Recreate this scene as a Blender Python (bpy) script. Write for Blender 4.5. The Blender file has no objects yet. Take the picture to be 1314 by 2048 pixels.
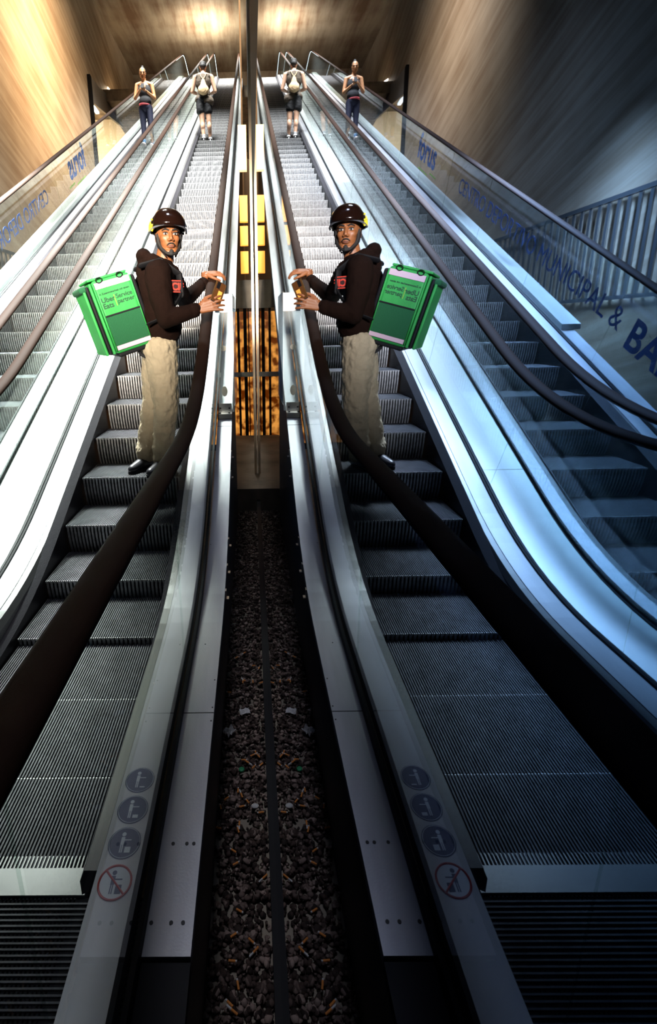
import bpy, bmesh, math, random
from mathutils import Vector, Matrix, Euler
random.seed(7)
S = bpy.context.scene
C = S.collection
R = math.radians

# ---------------------------------------------------------------- camera
W, H = 1314.0, 2048.0
F_PX = 1000.0
pitch, yaw, roll = -0.27122, -0.015077, -0.02217
cam_d = bpy.data.cameras.new('camera'); cam = bpy.data.objects.new('camera', cam_d); C.objects.link(cam)
cyw, syw = math.cos(yaw), math.sin(yaw)
rv = Vector((cyw, -syw, 0)); fv = Vector((syw, cyw, 0)); uv = Vector((0, 0, 1))
f2 = fv*math.cos(pitch) + uv*math.sin(pitch); u2 = uv*math.cos(pitch) - fv*math.sin(pitch)
r3 = rv*math.cos(roll) + u2*math.sin(roll); u3 = u2*math.cos(roll) - rv*math.sin(roll)
cam.matrix_world = Matrix(((r3.x, u3.x, -f2.x, -0.0587), (r3.y, u3.y, -f2.y, 0), (r3.z, u3.z, -f2.z, 1.56), (0, 0, 0, 1)))
cam_d.sensor_fit = 'HORIZONTAL'; cam_d.sensor_width = 36.0
cam_d.lens = F_PX/W*36.0
cam_d.shift_x = 165.2/W; cam_d.shift_y = -87.8/W
cam_d.clip_start = 0.02; cam_d.clip_end = 200
S.camera = cam

# ---------------------------------------------------------------- world, lights, exposure
S.view_settings.view_transform = 'Standard'; S.view_settings.look = 'None'
S.view_settings.gamma = 1; S.view_settings.use_curve_mapping = False
S.view_settings.exposure = 0.0
S.cycles.transparent_max_bounces = 40
S.cycles.max_bounces = 10; S.cycles.glossy_bounces = 6
wd = bpy.data.worlds.new('world'); S.world = wd; wd.use_nodes = True
wd.node_tree.nodes['Background'].inputs[0].default_value = (0.25, 0.35, 0.7, 1)
wd.node_tree.nodes['Background'].inputs[1].default_value = 0.012

def area(name, loc, target, sx, sy, power, col=(1, 1, 1), spread=180):
    l = bpy.data.lights.new(name, 'AREA'); l.shape = 'RECTANGLE'; l.size = sx; l.size_y = sy
    l.energy = power; l.color = col; l.spread = R(spread)
    o = bpy.data.objects.new(name, l); C.objects.link(o); o.location = loc
    d = Vector(target) - Vector(loc)
    o.rotation_euler = d.to_track_quat('-Z', 'Y').to_euler()
    return o
LIGHTS = [
    # overhead lamps out of view, plus unseen fills added to brighten steps, decks and concrete
    ('hall_lamp', (-1.8, 12.0, 14.0), (-1.8, 13.5, 5), 3.0, 3.0, 1050, (0.98, 1.0, 0.97), 75),
    ('step_fill', (-1.2, 5.5, 10.5), (-1.2, 10.5, 4.2), 1.5, 1.0, 330, (0.98, 1.0, 0.98), 44),  # unseen light added to brighten the upper risers from the front
    ('landing_lamp', (-1.6, 24.0, 15.9), (-1.6, 24.5, 11), 2.0, 1.5, 1500, (1.0, 0.97, 0.9), 100),
    ('lower_lamp', (-2.1, 7.6, 8.0), (-1.9, 6.4, 2.0), 1.0, 2.0, 380, (0.97, 1.0, 0.96), 46),
    ('far_fill', (-3.2, 6.8, 7.2), (-2.6, 5.8, 1.6), 1.0, 2.0, 760, (0.94, 1.0, 0.97), 40),  # added to lift the far escalator and divider deck; no fixture there
    ('side_fill', (-2.3, 4.4, 4.6), (-1.9, 2.9, 0.5), 0.4, 1.0, 75, (0.95, 1.0, 0.96), 34),  # unseen, added to whiten the lower end of the divider deck
    ('front_fill', (-1.3, -3.5, 3.3), (-1.0, 5.0, 2.2), 1.2, 0.8, 66, (1.0, 0.88, 0.74), 22),  # added behind the camera to brighten the lower risers
    ('low_fill', (-0.5, 2.8, 7.5), (-0.3, 2.1, 0), 0.8, 0.8, 13, (0.80, 0.84, 1.0), 60),  # unseen weak light added over the lowest decks
    ('wall_fill', (-2.2, 18.0, 13.0), (-7.0, 20.0, 10.0), 1.5, 3.0, 640, (1.0, 0.72, 0.45), 96),  # unseen warm light added for the left wall
    ('ceiling_lamp', (-2.0, 30.0, 15.0), (-2.0, 30.5, 17), 1.0, 2.0, 190, (1.0, 0.88, 0.68)),
    ('landing_room_lamp', (-8.2, 30.0, 13.9), (-9.5, 30.5, 10), 1.5, 3.0, 2600, (1.0, 0.85, 0.62)),
    ('fence_fill', (-4.6, 9.5, 4.6), (-6.9, 10.5, 2.6), 0.4, 2.0, 200, (0.95, 1.0, 0.95), 80),  # unseen light added to brighten the railing bars
]
for a in LIGHTS:
    if a[5] > 0: area(*a)

# ---------------------------------------------------------------- materials
def mat(name, col, rough=0.5, metal=0.0, bump=0, bscale=50, var=0.0, vscale=8, aniso=None, emis=None, estr=0, coat=0, vcol=None, spec=None):
    m = bpy.data.materials.new(name); m.use_nodes = True
    nt = m.node_tree; b = nt.nodes['Principled BSDF']
    b.inputs['Base Color'].default_value = (*col, 1); b.inputs['Roughness'].default_value = rough
    b.inputs['Metallic'].default_value = metal
    if spec is not None: b.inputs['Specular IOR Level'].default_value = spec
    if coat: b.inputs['Coat Weight'].default_value = coat; b.inputs['Coat Roughness'].default_value = 0.08
    tc = nt.nodes.new('ShaderNodeTexCoord')
    if var > 0:
        mp = nt.nodes.new('ShaderNodeMapping'); nt.links.new(tc.outputs['Object'], mp.inputs[0])
        if aniso: mp.inputs['Scale'].default_value = aniso
        n = nt.nodes.new('ShaderNodeTexNoise'); n.inputs['Scale'].default_value = vscale; n.inputs['Detail'].default_value = 6
        nt.links.new(mp.outputs[0], n.inputs['Vector'])
        r = nt.nodes.new('ShaderNodeValToRGB')
        c2 = vcol if vcol else tuple(c*(1-var) for c in col)
        r.color_ramp.elements[0].color = (*c2, 1); r.color_ramp.elements[1].color = (*col, 1)
        r.color_ramp.elements[0].position = 0.35; r.color_ramp.elements[1].position = 0.65
        nt.links.new(n.outputs[0], r.inputs[0]); nt.links.new(r.outputs[0], b.inputs['Base Color'])
    if bump > 0:
        n2 = nt.nodes.new('ShaderNodeTexNoise'); n2.inputs['Scale'].default_value = bscale; n2.inputs['Detail'].default_value = 5
        nt.links.new(tc.outputs['Object'], n2.inputs['Vector'])
        bp = nt.nodes.new('ShaderNodeBump'); bp.inputs['Strength'].default_value = bump; bp.inputs['Distance'].default_value = 0.01
        nt.links.new(n2.outputs[0], bp.inputs['Height']); nt.links.new(bp.outputs[0], b.inputs['Normal'])
    if emis:
        b.inputs['Emission Color'].default_value = (*emis, 1); b.inputs['Emission Strength'].default_value = estr
    return m

def glass_mat(name, tint, rough=0.01, ior=1.5, dirt=0.0, dcol=(0.7, 0.8, 0.78)):
    m = bpy.data.materials.new(name); m.use_nodes = True; nt = m.node_tree
    for n in list(nt.nodes): nt.nodes.remove(n)
    out = nt.nodes.new('ShaderNodeOutputMaterial')
    t = nt.nodes.new('ShaderNodeBsdfTransparent'); t.inputs[0].default_value = (*tint, 1)
    g = nt.nodes.new('ShaderNodeBsdfGlossy'); g.inputs['Roughness'].default_value = rough
    fr = nt.nodes.new('ShaderNodeFresnel'); fr.inputs[0].default_value = ior
    mx = nt.nodes.new('ShaderNodeMixShader')
    geo = nt.nodes.new('ShaderNodeNewGeometry'); inv = nt.nodes.new('ShaderNodeMath'); inv.operation = 'SUBTRACT'; inv.inputs[0].default_value = 1
    mu = nt.nodes.new('ShaderNodeMath'); mu.operation = 'MULTIPLY'
    nt.links.new(geo.outputs['Backfacing'], inv.inputs[1]); nt.links.new(fr.outputs[0], mu.inputs[0]); nt.links.new(inv.outputs[0], mu.inputs[1])
    nt.links.new(mu.outputs[0], mx.inputs[0]); nt.links.new(t.outputs[0], mx.inputs[1]); nt.links.new(g.outputs[0], mx.inputs[2])
    last = mx
    if dirt > 0:
        d = nt.nodes.new('ShaderNodeBsdfDiffuse'); d.inputs[0].default_value = (*dcol, 1)
        m2 = nt.nodes.new('ShaderNodeMixShader'); m2.inputs[0].default_value = dirt
        nt.links.new(mx.outputs[0], m2.inputs[1]); nt.links.new(d.outputs[0], m2.inputs[2]); last = m2
    nt.links.new(last.outputs[0], out.inputs[0])
    return m

def concrete_mat(name, c1, c2, rot, stretch, scale, rough=0.75):
    m = bpy.data.materials.new(name); m.use_nodes = True; nt = m.node_tree; b = nt.nodes['Principled BSDF']
    b.inputs['Roughness'].default_value = rough
    tc = nt.nodes.new('ShaderNodeTexCoord'); mp = nt.nodes.new('ShaderNodeMapping')
    mp.inputs['Rotation'].default_value = rot; mp.inputs['Scale'].default_value = stretch
    mp.vector_type = 'TEXTURE'
    nt.links.new(tc.outputs['Object'], mp.inputs[0])
    n = nt.nodes.new('ShaderNodeTexNoise'); n.inputs['Scale'].default_value = scale; n.inputs['Detail'].default_value = 7; n.inputs['Roughness'].default_value = 0.62
    nt.links.new(mp.outputs[0], n.inputs['Vector'])
    n3 = nt.nodes.new('ShaderNodeTexNoise'); n3.inputs['Scale'].default_value = 0.7; n3.inputs['Detail'].default_value = 4
    nt.links.new(tc.outputs['Object'], n3.inputs['Vector'])
    mm = nt.nodes.new('ShaderNodeMath'); mm.operation = 'ADD'
    m5 = nt.nodes.new('ShaderNodeMath'); m5.operation = 'MULTIPLY'; m5.inputs[1].default_value = 0.45
    nt.links.new(n3.outputs[0], m5.inputs[0]); nt.links.new(n.outputs[0], mm.inputs[0]); nt.links.new(m5.outputs[0], mm.inputs[1])
    r = nt.nodes.new('ShaderNodeValToRGB')
    r.color_ramp.elements[0].color = (*c2, 1); r.color_ramp.elements[1].color = (*c1, 1)
    r.color_ramp.elements[0].position = 0.55; r.color_ramp.elements[1].position = 0.86
    nt.links.new(mm.outputs[0], r.inputs[0]); nt.links.new(r.outputs[0], b.inputs['Base Color'])
    bp = nt.nodes.new('ShaderNodeBump'); bp.inputs['Strength'].default_value = 0.35; bp.inputs['Distance'].default_value = 0.03
    nt.links.new(n.outputs[0], bp.inputs['Height']); nt.links.new(bp.outputs[0], b.inputs['Normal'])
    return m

M = {}
M['rubber'] = mat('handrail_rubber', (0.020, 0.009, 0.005), 0.75, bump=0.08, bscale=240, spec=0.08)
M['ridge'] = mat('step_ridge_aluminium', (0.72, 0.72, 0.73), 0.4, 0.4, var=0.35, vscale=30)
M['tread'] = mat('step_tread_ridge', (0.085, 0.085, 0.095), 0.45, 0.5, var=0.4, vscale=12)
M['groove'] = mat('step_groove', (0.010, 0.010, 0.011), 0.7, spec=0.1)
M['deck'] = mat('brushed_steel_deck', (0.42, 0.42, 0.44), 0.5, 0.55, var=0.18, vscale=14, aniso=(1, .12, .12), bump=0.05, bscale=160)
M['deckpale'] = mat('pale_anodised_deck', (0.80, 0.82, 0.81), 0.45, 0.25, var=0.08, vscale=5, aniso=(1, .3, .3))
M['dark'] = mat('black_gasket', (0.010, 0.010, 0.012), 0.6, spec=0.15)
M['skirt'] = mat('skirt_panel', (0.015, 0.015, 0.018), 0.4, 0.3)
M['profile'] = mat('grey_profile', (0.22, 0.22, 0.22), 0.35, 0.8)
M['brush'] = mat('brush_bristle', (0.02, 0.018, 0.024), 0.9, bump=0.6, bscale=300)
M['clad'] = mat('dark_cladding', (0.10, 0.085, 0.075), 0.5, 0.3, var=0.3, vscale=3)
M['glass'] = glass_mat('balustrade_glass', (0.93, 0.97, 0.95), 0.012, 1.5, 0.02)
M['acrylic'] = glass_mat('clear_acrylic', (0.93, 0.95, 0.95), 0.05, 1.45, 0.18, (0.8, 0.85, 0.85))
M['whiteglow'] = mat('white_glow', (0.9, 0.9, 0.9), 0.5, emis=(0.9, 1.0, 0.97), estr=2.5)  # emission shared by the linear lamp and the glowing rail edges
M['white'] = mat('white_plastic', (0.8, 0.8, 0.78), 0.4)
M['steel'] = mat('stainless', (0.6, 0.6, 0.6), 0.3, 0.9)
M['bolt'] = mat('dark_screw', (0.03, 0.03, 0.03), 0.5, 0.5)
M['black'] = mat('black_paint', (0.006, 0.006, 0.007), 0.6, spec=0.1)
M['concrete_wall'] = concrete_mat('board_marked_concrete', (0.50, 0.39, 0.27), (0.32, 0.22, 0.135), (R(-17), 0, 0), (1, 5.0, 0.22), 1.0)
M['concrete_ceiling'] = concrete_mat('stained_concrete', (0.46, 0.38, 0.28), (0.20, 0.12, 0.07), (0, 0, 0), (0.5, 6, 1), 1.0)
M['concrete'] = mat('plain_concrete', (0.30, 0.25, 0.19), 0.85, var=0.5, vscale=2.5, bump=0.2, bscale=20)
M['champagne'] = mat('champagne_metal', (0.85, 0.68, 0.48), 0.35, 0.4)

# mirror-like coated glass: bluish, metallic reflection that whitens at grazing angles
M['mirror'] = mat('blue_coated_mirror_glass', (0.055, 0.12, 0.27), 0.012, 1.0)

# ---------------------------------------------------------------- mesh helpers
def finish(name, bm, m, parent=None, smooth=False):
    me = bpy.data.meshes.new(name)
    bmesh.ops.recalc_face_normals(bm, faces=bm.faces)
    bm.to_mesh(me); bm.free()
    ms = m if isinstance(m, (list, tuple)) else [m]
    for q in ms: me.materials.append(q)
    if smooth:
        for p in me.polygons: p.use_smooth = True
    o = bpy.data.objects.new(name, me); C.objects.link(o)
    if parent is not None: o.parent = parent
    return o
def box(bm, x0, x1, y0, y1, z0, z1, mi=0):
    v = [bm.verts.new((x, y, z)) for x in (x0, x1) for y in (y0, y1) for z in (z0, z1)]
    for f in ((0, 1, 3, 2), (4, 6, 7, 5), (0, 4, 5, 1), (2, 3, 7, 6), (0, 2, 6, 4), (1, 5, 7, 3)):
        fa = bm.faces.new([v[i] for i in f]); fa.material_index = mi
def tube(bm, pts, rad, n=10, cap=True, flat=1.0):
    rings = []
    pts = [Vector(p) for p in pts]
    for i, p in enumerate(pts):
        d = (pts[min(i+1, len(pts)-1)] - pts[max(i-1, 0)]).normalized()
        a = d.orthogonal().normalized() if i == 0 else (rings_a - d*rings_a.dot(d)).normalized()
        rings_a = a; b = d.cross(a)
        r = rad[i] if isinstance(rad, (list, tuple)) else rad
        rings.append([bm.verts.new(p + (a*math.cos(t*2*math.pi/n) + b*math.sin(t*2*math.pi/n)*flat)*r) for t in range(n)])
    for i in range(len(rings)-1):
        for t in range(n):
            bm.faces.new((rings[i][t], rings[i][(t+1) % n], rings[i+1][(t+1) % n], rings[i+1][t]))
    if cap:
        bm.faces.new(rings[0][::-1]); bm.faces.new(rings[-1])
def ball(bm, c, r, sc=(1, 1, 1), rot=None, seg=16):
    mtx = Matrix.Translation(c)
    if rot is not None: mtx = mtx @ rot
    mtx = mtx @ Matrix.Diagonal((r*sc[0], r*sc[1], r*sc[2], 1))
    return bmesh.ops.create_uvsphere(bm, u_segments=seg, v_segments=max(6, seg//2), radius=1, matrix=mtx)['verts']
def empty(name, loc=(0, 0, 0), rz=0):
    o = bpy.data.objects.new(name, None); C.objects.link(o); o.location = loc; o.rotation_euler = (0, 0, rz)
    o.empty_display_size = 0.1
    return o
def tag(o, label=None, cat=None, group=None, kind=None):
    if label: o['label'] = label
    if cat: o['category'] = cat
    if group: o['group'] = group
    if kind: o['kind'] = kind
    return o
def struct(name, bm, m, parent=None, label=None):
    o = finish(name, bm, m, parent)
    if parent is None: o['kind'] = 'structure'
    if label: o['label'] = label
    return o
def curve_path(zf, off, L=0.5):
    """height along Y of a line that is level at zf, climbs with the steps and levels out again"""
    def f(Y):
        Yi = 2.376 + (zf - off)/T
        Yt = 2.376 + (HT + zf - off)/T
        if Y < Yi - L: return zf
        if Y < Yi + L: return zf + T*(Y - Yi + L)**2/(4*L)
        if Y < Yt - L: return zf + T*(Y - Yi)
        if Y < Yt + L: return zf + HT - T*(Yt + L - Y)**2/(4*L)
        return zf + HT
    return f
T = math.tan(R(27.3)); HT = 12.9
def ysamples(y0, y1):
    ys = [y0]; y = y0
    while y < y1:
        near = (1.2 < y < 4.2) or (25 < y < 29.5)
        y += 0.12 if near else 0.8
        ys.append(min(y, y1))
    return ys
def sweep(bm, prof, y0, y1, closed=True, cap=True, mi=0, ys=None):
    """prof: list of (x, path function, dz)"""
    rings = []
    for Y in (ys or ysamples(y0, y1)):
        rings.append([bm.verts.new((x, Y, f(Y) + dz)) for x, f, dz in prof])
    n = len(prof)
    for i in range(len(rings)-1):
        for t in range(n if closed else n-1):
            fa = bm.faces.new((rings[i][t], rings[i][(t+1) % n], rings[i+1][(t+1) % n], rings[i+1][t])); fa.material_index = mi
    if cap and closed:
        bm.faces.new(rings[0][::-1]).material_index = mi; bm.faces.new(rings[-1]).material_index = mi
def slab(x0, x1, f, th, y0, y1, dz=0, ys=None):
    bm = bmesh.new(); sweep(bm, [(x0, f, dz), (x1, f, dz), (x1, f, dz-th), (x0, f, dz-th)], y0, y1, ys=ys); return bm

P_STEP = curve_path(0.0, 0.0, 0.55)
P_RAIL = curve_path(1.09, 0.97, 0.62)
P_IN = curve_path(0.16, 0.06, 0.55)
P_OUT = curve_path(0.13, -0.05, 0.6)
P_MID = curve_path(0.16, 0.08, 0.55)

# ---------------------------------------------------------------- setting: shell
def wall_box(name, x0, x1, y0, y1, z0, z1, m, label=None):
    bm = bmesh.new(); box(bm, x0, x1, y0, y1, z0, z1); return struct(name, bm, m, None, label)

# left wall with an opening onto a lit landing
bm = bmesh.new()
WX = -7.0
for (ya, yb, za, zb) in ((-4, 25.6, -0.6, 18), (25.6, 35, 14.2, 18), (25.6, 35, -0.6, 6.5), (35, 38, -0.6, 18)):
    box(bm, WX-0.3, WX, ya, yb, za, zb)
a_ = [bm.verts.new((WX-0.3, y, z)) for y, z in ((25.6, 14.2), (25.6, 12.4), (27.2, 12.5), (34.8, 14.2))]
b_ = [bm.verts.new((WX, v.co.y, v.co.z)) for v in a_]
bm.faces.new(a_); bm.faces.new(b_[::-1])
for i in range(4): bm.faces.new((a_[i], b_[i], b_[(i+1) % 4], a_[(i+1) % 4]))
struct('wall_left', bm, M['concrete_wall'])
wall_box('wall_back', -7.3, 0.6, 36.0, 36.4, 10, 18, M['concrete_ceiling'])
bm = bmesh.new()
v = [(-7.3, -4, 14.5), (0.6, -4, 14.5), (0.6, 37, 16.8), (-7.3, 37, 16.8)]
lo = [bm.verts.new(p) for p in v]; hi = [bm.verts.new((p[0], p[1], p[2]+0.4)) for p in v]
bm.faces.new(lo); bm.faces.new(hi[::-1])
for i in range(4): bm.faces.new((lo[i], hi[i], hi[(i+1) % 4], lo[(i+1) % 4]))
struct('ceiling', bm, M['concrete_ceiling'])

# glass wall that mirrors the hall, its dark fascia, ground channel and end post
bm = bmesh.new(); box(bm, 0.0, 0.012, -2.5, 6.40, -0.46, 2.93)
struct('wall_right', bm, M['mirror'], None)['label'] = 'tall bluish mirroring glass wall beside the right escalator'
wall_box('trim_1', 0.0, 0.25, -2.5, 36, 2.93, 17, M['black'])
bm = bmesh.new(); box(bm, -0.022, 0.0, -2.5, 6.40, -0.52, -0.44)
struct('trim_2', bm, M['dark'])
bm = bmesh.new(); box(bm, -0.040, -0.010, 6.40, 6.44, -0.5, 13.5)
tag(finish('metal_post', bm, M['champagne']), 'tall slim pale champagne post at the far end of the mirroring glass wall', 'post')
bm = bmesh.new(); box(bm, -0.20, -0.16, 14.0, 14.05, -0.5, 15.5)
tag(finish('metal_post', bm, mat('bronze_post', (0.30, 0.15, 0.06), 0.4, 0.6)), 'narrow bronze post rising in the gap behind the pale one', 'post')

# floors
wall_box('floor', -7.0, 3.0, -4.0, 12.0, -0.75, -0.58, M['concrete'])
bm = bmesh.new(); box(bm, -7.0, -3.35, -4.0, 8.0, -0.58, -0.02)
struct('floor_side', bm, M['concrete'])
wall_box('floor_upper', -7.0, 0.3, 28.2, 36.0, HT-0.5, HT-0.01, M['concrete'])
wall_box('trim_3', -0.42, 0.0, 5.75, 8.9, -0.58, -0.30, M['concrete'])

# ---------------------------------------------------------------- escalators
def step_mesh():
    bm = bmesh.new(); w = 0.355
    box(bm, -w, w, 0.012, 0.405, -0.05, -0.011, 1)
    # riser shell, curved, dark
    N = 6
    def yr(d): return 0.004 + 0.055*(d/0.25)**2
    prev = None
    for i in range(N+1):
        d = 0.25*i/N
        row = [bm.verts.new((s*w, yr(d)+0.012, -0.006-d)) for s in (-1, 1)]
        if prev:
            f = bm.faces.new((prev[0], prev[1], row[1], row[0])); f.material_index = 1
        prev = row
    n = 62; p = 2*w/n
    for i in range(n):
        x = -w + (i+0.5)*p
        box(bm, x-p*0.24, x+p*0.24, 0.004 if i % 2 else 0.008, 0.400, -0.012, 0.0, 2)
        box(bm, x-p*0.24, x+p*0.24, 0.0, 0.004, -0.012, 0.0005, 0)
    n = 31; p = 2*w/n
    for i in range(n):
        x = -w + (i+0.5)*p; hw = p*0.25; prev = None
        for k in range(N+1):
            d = 0.25*k/N
            row = [bm.verts.new((x-hw, yr(d), -0.004-d)), bm.verts.new((x+hw, yr(d), -0.004-d)),
                   bm.verts.new((x+hw, yr(d)+0.014, -0.004-d)), bm.verts.new((x-hw, yr(d)+0.014, -0.004-d))]
            if prev:
                for a in range(4):
                    bm.faces.new((prev[a], prev[(a+1) % 4], row[(a+1) % 4], row[a]))
            prev = row
    box(bm, -w, w, 0.385, 0.402, -0.06, -0.012, 1)
    return bm
step_proto = None
def glass_panels(root, x, fl, fh, y0, y1, pl, shift=0.0):
    """row of sheet glass panels standing between two climbing lines; joints square to the slope"""
    y = y0; out = []
    def up(Y):      # foot at Y, head leans back along the slope normal
        s = (fl(Y+0.05)-fl(Y-0.05))/0.1
        th = math.atan(s); h = 0.92
        Yt = Y - h*math.sin(th)*math.cos(th)*1.0
        return Yt
    while y < y1-0.05:
        ye = min(y+pl, y1); bm = bmesh.new(); prev = None; n = 8
        for i in range(n+1):
            Y = y + 0.003 + (ye-y-0.006)*i/n; Yt = up(Y)
            row = []
            for dx in (-0.005, 0.005):
                row.append(bm.verts.new((x+dx, Y, fl(Y)-0.03))); row.append(bm.verts.new((x+dx, Yt, fh(Yt)-0.022)))
            if prev:
                for a, b in ((0, 1), (2, 3), (0, 2), (1, 3)):
                    bm.faces.new((prev[a], prev[b], row[b], row[a]))
            else: bm.faces.new((row[0], row[1], row[3], row[2]))
            prev = row
        bm.faces.new((prev[0], prev[1], prev[3], prev[2]))
        o = finish('glass_panel', bm, M['glass'], root); out.append(o)
        y = ye
    return out
def handrail(root, x):
    """rubber handrail, C shaped, with the return bend round both newels"""
    bm = bmesh.new(); prof = []
    for t in range(14):
        a = 2*math.pi*t/14
        prof.append((0.041*math.cos(a)*(1 if abs(math.cos(a)) < .9 else .97), 0.021*math.sin(a)))
    ys = ysamples(-0.9, 30.3)
    pts = []
    R_ = 0.36
    for i in range(9, 0, -1):
        a = math.pi*i/9.0
        pts.append((-0.9 - R_*math.sin(a), 1.09 - R_ + R_*math.cos(a), ))
    path = [(y, z) for y, z in pts] + [(Y, P_RAIL(Y)) for Y in ys]
    for i in range(1, 10):
        a = math.pi*i/9.0
        path.append((30.3 + R_*math.sin(a), 1.09 + HT - R_ + R_*math.cos(a)))
    rings = []
    for i, (Y, z) in enumerate(path):
        a = path[max(i-1, 0)]; b = path[min(i+1, len(path)-1)]
        d = Vector((0, b[0]-a[0], b[1]-a[1])).normalized(); nrm = Vector((0, -d.z, d.y))
        rings.append([bm.verts.new(Vector((x+px, Y, z)) + nrm*pz) for px, pz in prof])
    n = len(prof)
    for i in range(len(rings)-1):
        for t in range(n): bm.faces.new((rings[i][t], rings[i][(t+1) % n], rings[i+1][(t+1) % n], rings[i+1][t]))
    bm.faces.new(rings[0]); bm.faces.new(rings[-1])
    return finish('handrail', bm, M['rubber'], root, True)
def escalator(x_r, x_l, label):
    """x_r / x_l : glass lines right and left (x_r > x_l)"""
    global step_proto
    root = empty('escalator', (0, 0, 0)); tag(root, label, 'escalator', 'long escalators side by side')
    cx = (x_r+x_l)/2; sw = 0.357
    Ys = [3.442 + 0.4*k for k in range(-7, 66)]
    for Y in Ys:
        if step_proto is None:
            o = finish('step', step_mesh(), [M['ridge'], M['groove'], M['tread']], root); step_proto = o
        else:
            o = step_proto.copy(); C.objects.link(o); o.parent = root
        o.location = (cx, Y, P_STEP(Y))
    for s, xg in ((1, x_r), (-1, x_l)):
        # s=+1 : right side; inner side lies toward cx
        e = cx + s*sw          # step edge
        i0 = e + s*0.03; i1 = e + s*0.10
        bm = bmesh.new()
        sk = [(e+s*0.005, P_STEP, 0.035), (e+s*0.02, P_STEP, 0.035), (e+s*0.02, P_STEP, -0.35), (e+s*0.005, P_STEP, -0.35)]
        sweep(bm, sk, 1.1, 29.0)
        finish('skirt_panel', bm, M['skirt'], root)
        bm = bmesh.new()
        sweep(bm, [(e+s*0.005, P_STEP, 0.035), (e+s*0.05, P_STEP, 0.085), (e+s*0.05, P_STEP, 0.03)], 1.1, 29.0)
        finish('brush_strip', bm, M['brush'], root)
        bm = bmesh.new()
        sweep(bm, [(e+s*0.035, P_IN, -0.03), (e+s*0.05, P_IN, 0.008), (e+s*0.085, P_IN, 0.008), (e+s*0.085, P_IN, -0.05), (e+s*0.035, P_IN, -0.08)], 1.0, 29.2)
        finish('edge_profile', bm, M['profile'], root)
        bm = slab(e+s*0.087, xg - s*0.020, P_IN, 0.03, 0.2, 29.5, 0.012)
        finish('inner_deck', bm, M['deck'], root)
        for q in (-1, 1):
            bm = slab(xg+q*0.007, xg+q*0.020, P_IN, 0.05, -0.9, 30.2, 0.024 if q == -s else 0.01)
            finish('glazing_gasket', bm, M['dark'], root)
        pl = 1.35
        glass_panels(root, xg, P_IN, P_RAIL, -0.88 + (0 if s > 0 else 0.05), 30.2, pl)
        handrail(root, xg)
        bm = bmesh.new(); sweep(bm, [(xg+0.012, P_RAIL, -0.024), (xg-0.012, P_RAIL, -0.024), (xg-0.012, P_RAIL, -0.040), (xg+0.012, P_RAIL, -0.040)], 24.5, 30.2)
        finish('rail_glow', bm, M['whiteglow'], root)  # added glow standing in for brightly lit rail and glass edges
    # comb and floor plates
    bm = bmesh.new(); box(bm, cx-sw-0.02, cx+sw+0.02, 1.045, 1.12, -0.03, 0.012)
    for i in range(60):
        xx = cx-sw+0.006 + i*0.0119
        box(bm, xx-0.0022, xx+0.0022, 1.115, 1.16, -0.012, 0.006)
    finish('comb_plate', bm, M['profile'], root)
    bm = bmesh.new(); box(bm, x_l+0.01, x_r-0.01, -1.6, 1.045, -0.05, 0.0, 1)
    y = -1.58
    while y < 1.035:
        box(bm, x_l+0.02, x_r-0.02, y, y+0.0045, 0.0, 0.005, 0); y += 0.0135
    finish('floor_plate', bm, [M['tread'], M['groove']], root)
    bm = bmesh.new(); box(bm, x_l+0.01, x_r-0.01, 28.3, 31.5, HT-0.05, HT-0.002)
    finish('upper_floor_plate', bm, M['profile'], root)
    return root
XA_R, XA_L, XB_R, XB_L = -0.365, -1.515, -1.83, -2.95
escA = escalator(XA_R, XA_L, 'near escalator carrying the courier, next to the mirroring glass wall')
escB = escalator(XB_R, XB_L, 'far escalator carrying the person in leggings, next to the concrete wall')

# outer deck of the near escalator with its screws, joint and gap-side cladding
bm = slab(XA_R+0.020, -0.228, P_OUT, 0.035, 0.83, 30.0, 0.0)
od = finish('outer_deck', bm, M['deck'], escA)
bm = slab(XA_R+0.020, -0.228, P_OUT, 0.035, -1.5, 0.825, -0.012)
finish('end_cover', bm, M['dark'], escA)
bm = bmesh.new(); sweep(bm, [(-0.262, P_OUT, -0.036), (-0.250, P_OUT, -0.036), (-0.250, lambda Y: -0.58, 0), (-0.262, lambda Y: -0.58, 0)], -1.5, 5.65)
finish('side_cladding', bm, M['clad'], escA)
bm = slab(-0.262, -0.245, P_OUT, 0.30, 5.65, 30.0, -0.036); finish('side_trim', bm, M['deck'], escA)
for (Y, xs) in ((0.90, (-0.255, -0.285, -0.335)), (1.00, (-0.25, -0.275, -0.315)), (1.10, (-0.25, -0.27, -0.31))):
    if Y == 1.0: continue
    for xx in xs:
        bm = bmesh.new(); tube(bm, [(xx, Y, P_OUT(Y)-0.004), (xx, Y, P_OUT(Y)+0.0015)], 0.005, 12)
        finish('screw', bm, M['bolt'], escA)
for Y, xx in ((1.57, -0.236), (1.64, -0.236), (1.80, -0.238), (2.05, -0.30), (2.9, -0.335), (3.6, -0.335), (2.1, -0.345)):
    bm = bmesh.new(); tube(bm, [(xx, Y, P_OUT(Y)-0.004), (xx, Y, P_OUT(Y)+0.0015)], 0.003, 10)
    finish('screw', bm, M['bolt'], escA)
for Y in (1.61, 4.02):
    bm = slab(XA_R+0.020, -0.2285, P_OUT, 0.004, Y, Y+0.004, 0.0008, ys=[Y, Y+0.004]); finish('deck_joint', bm, M['bolt'], escA)
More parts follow.
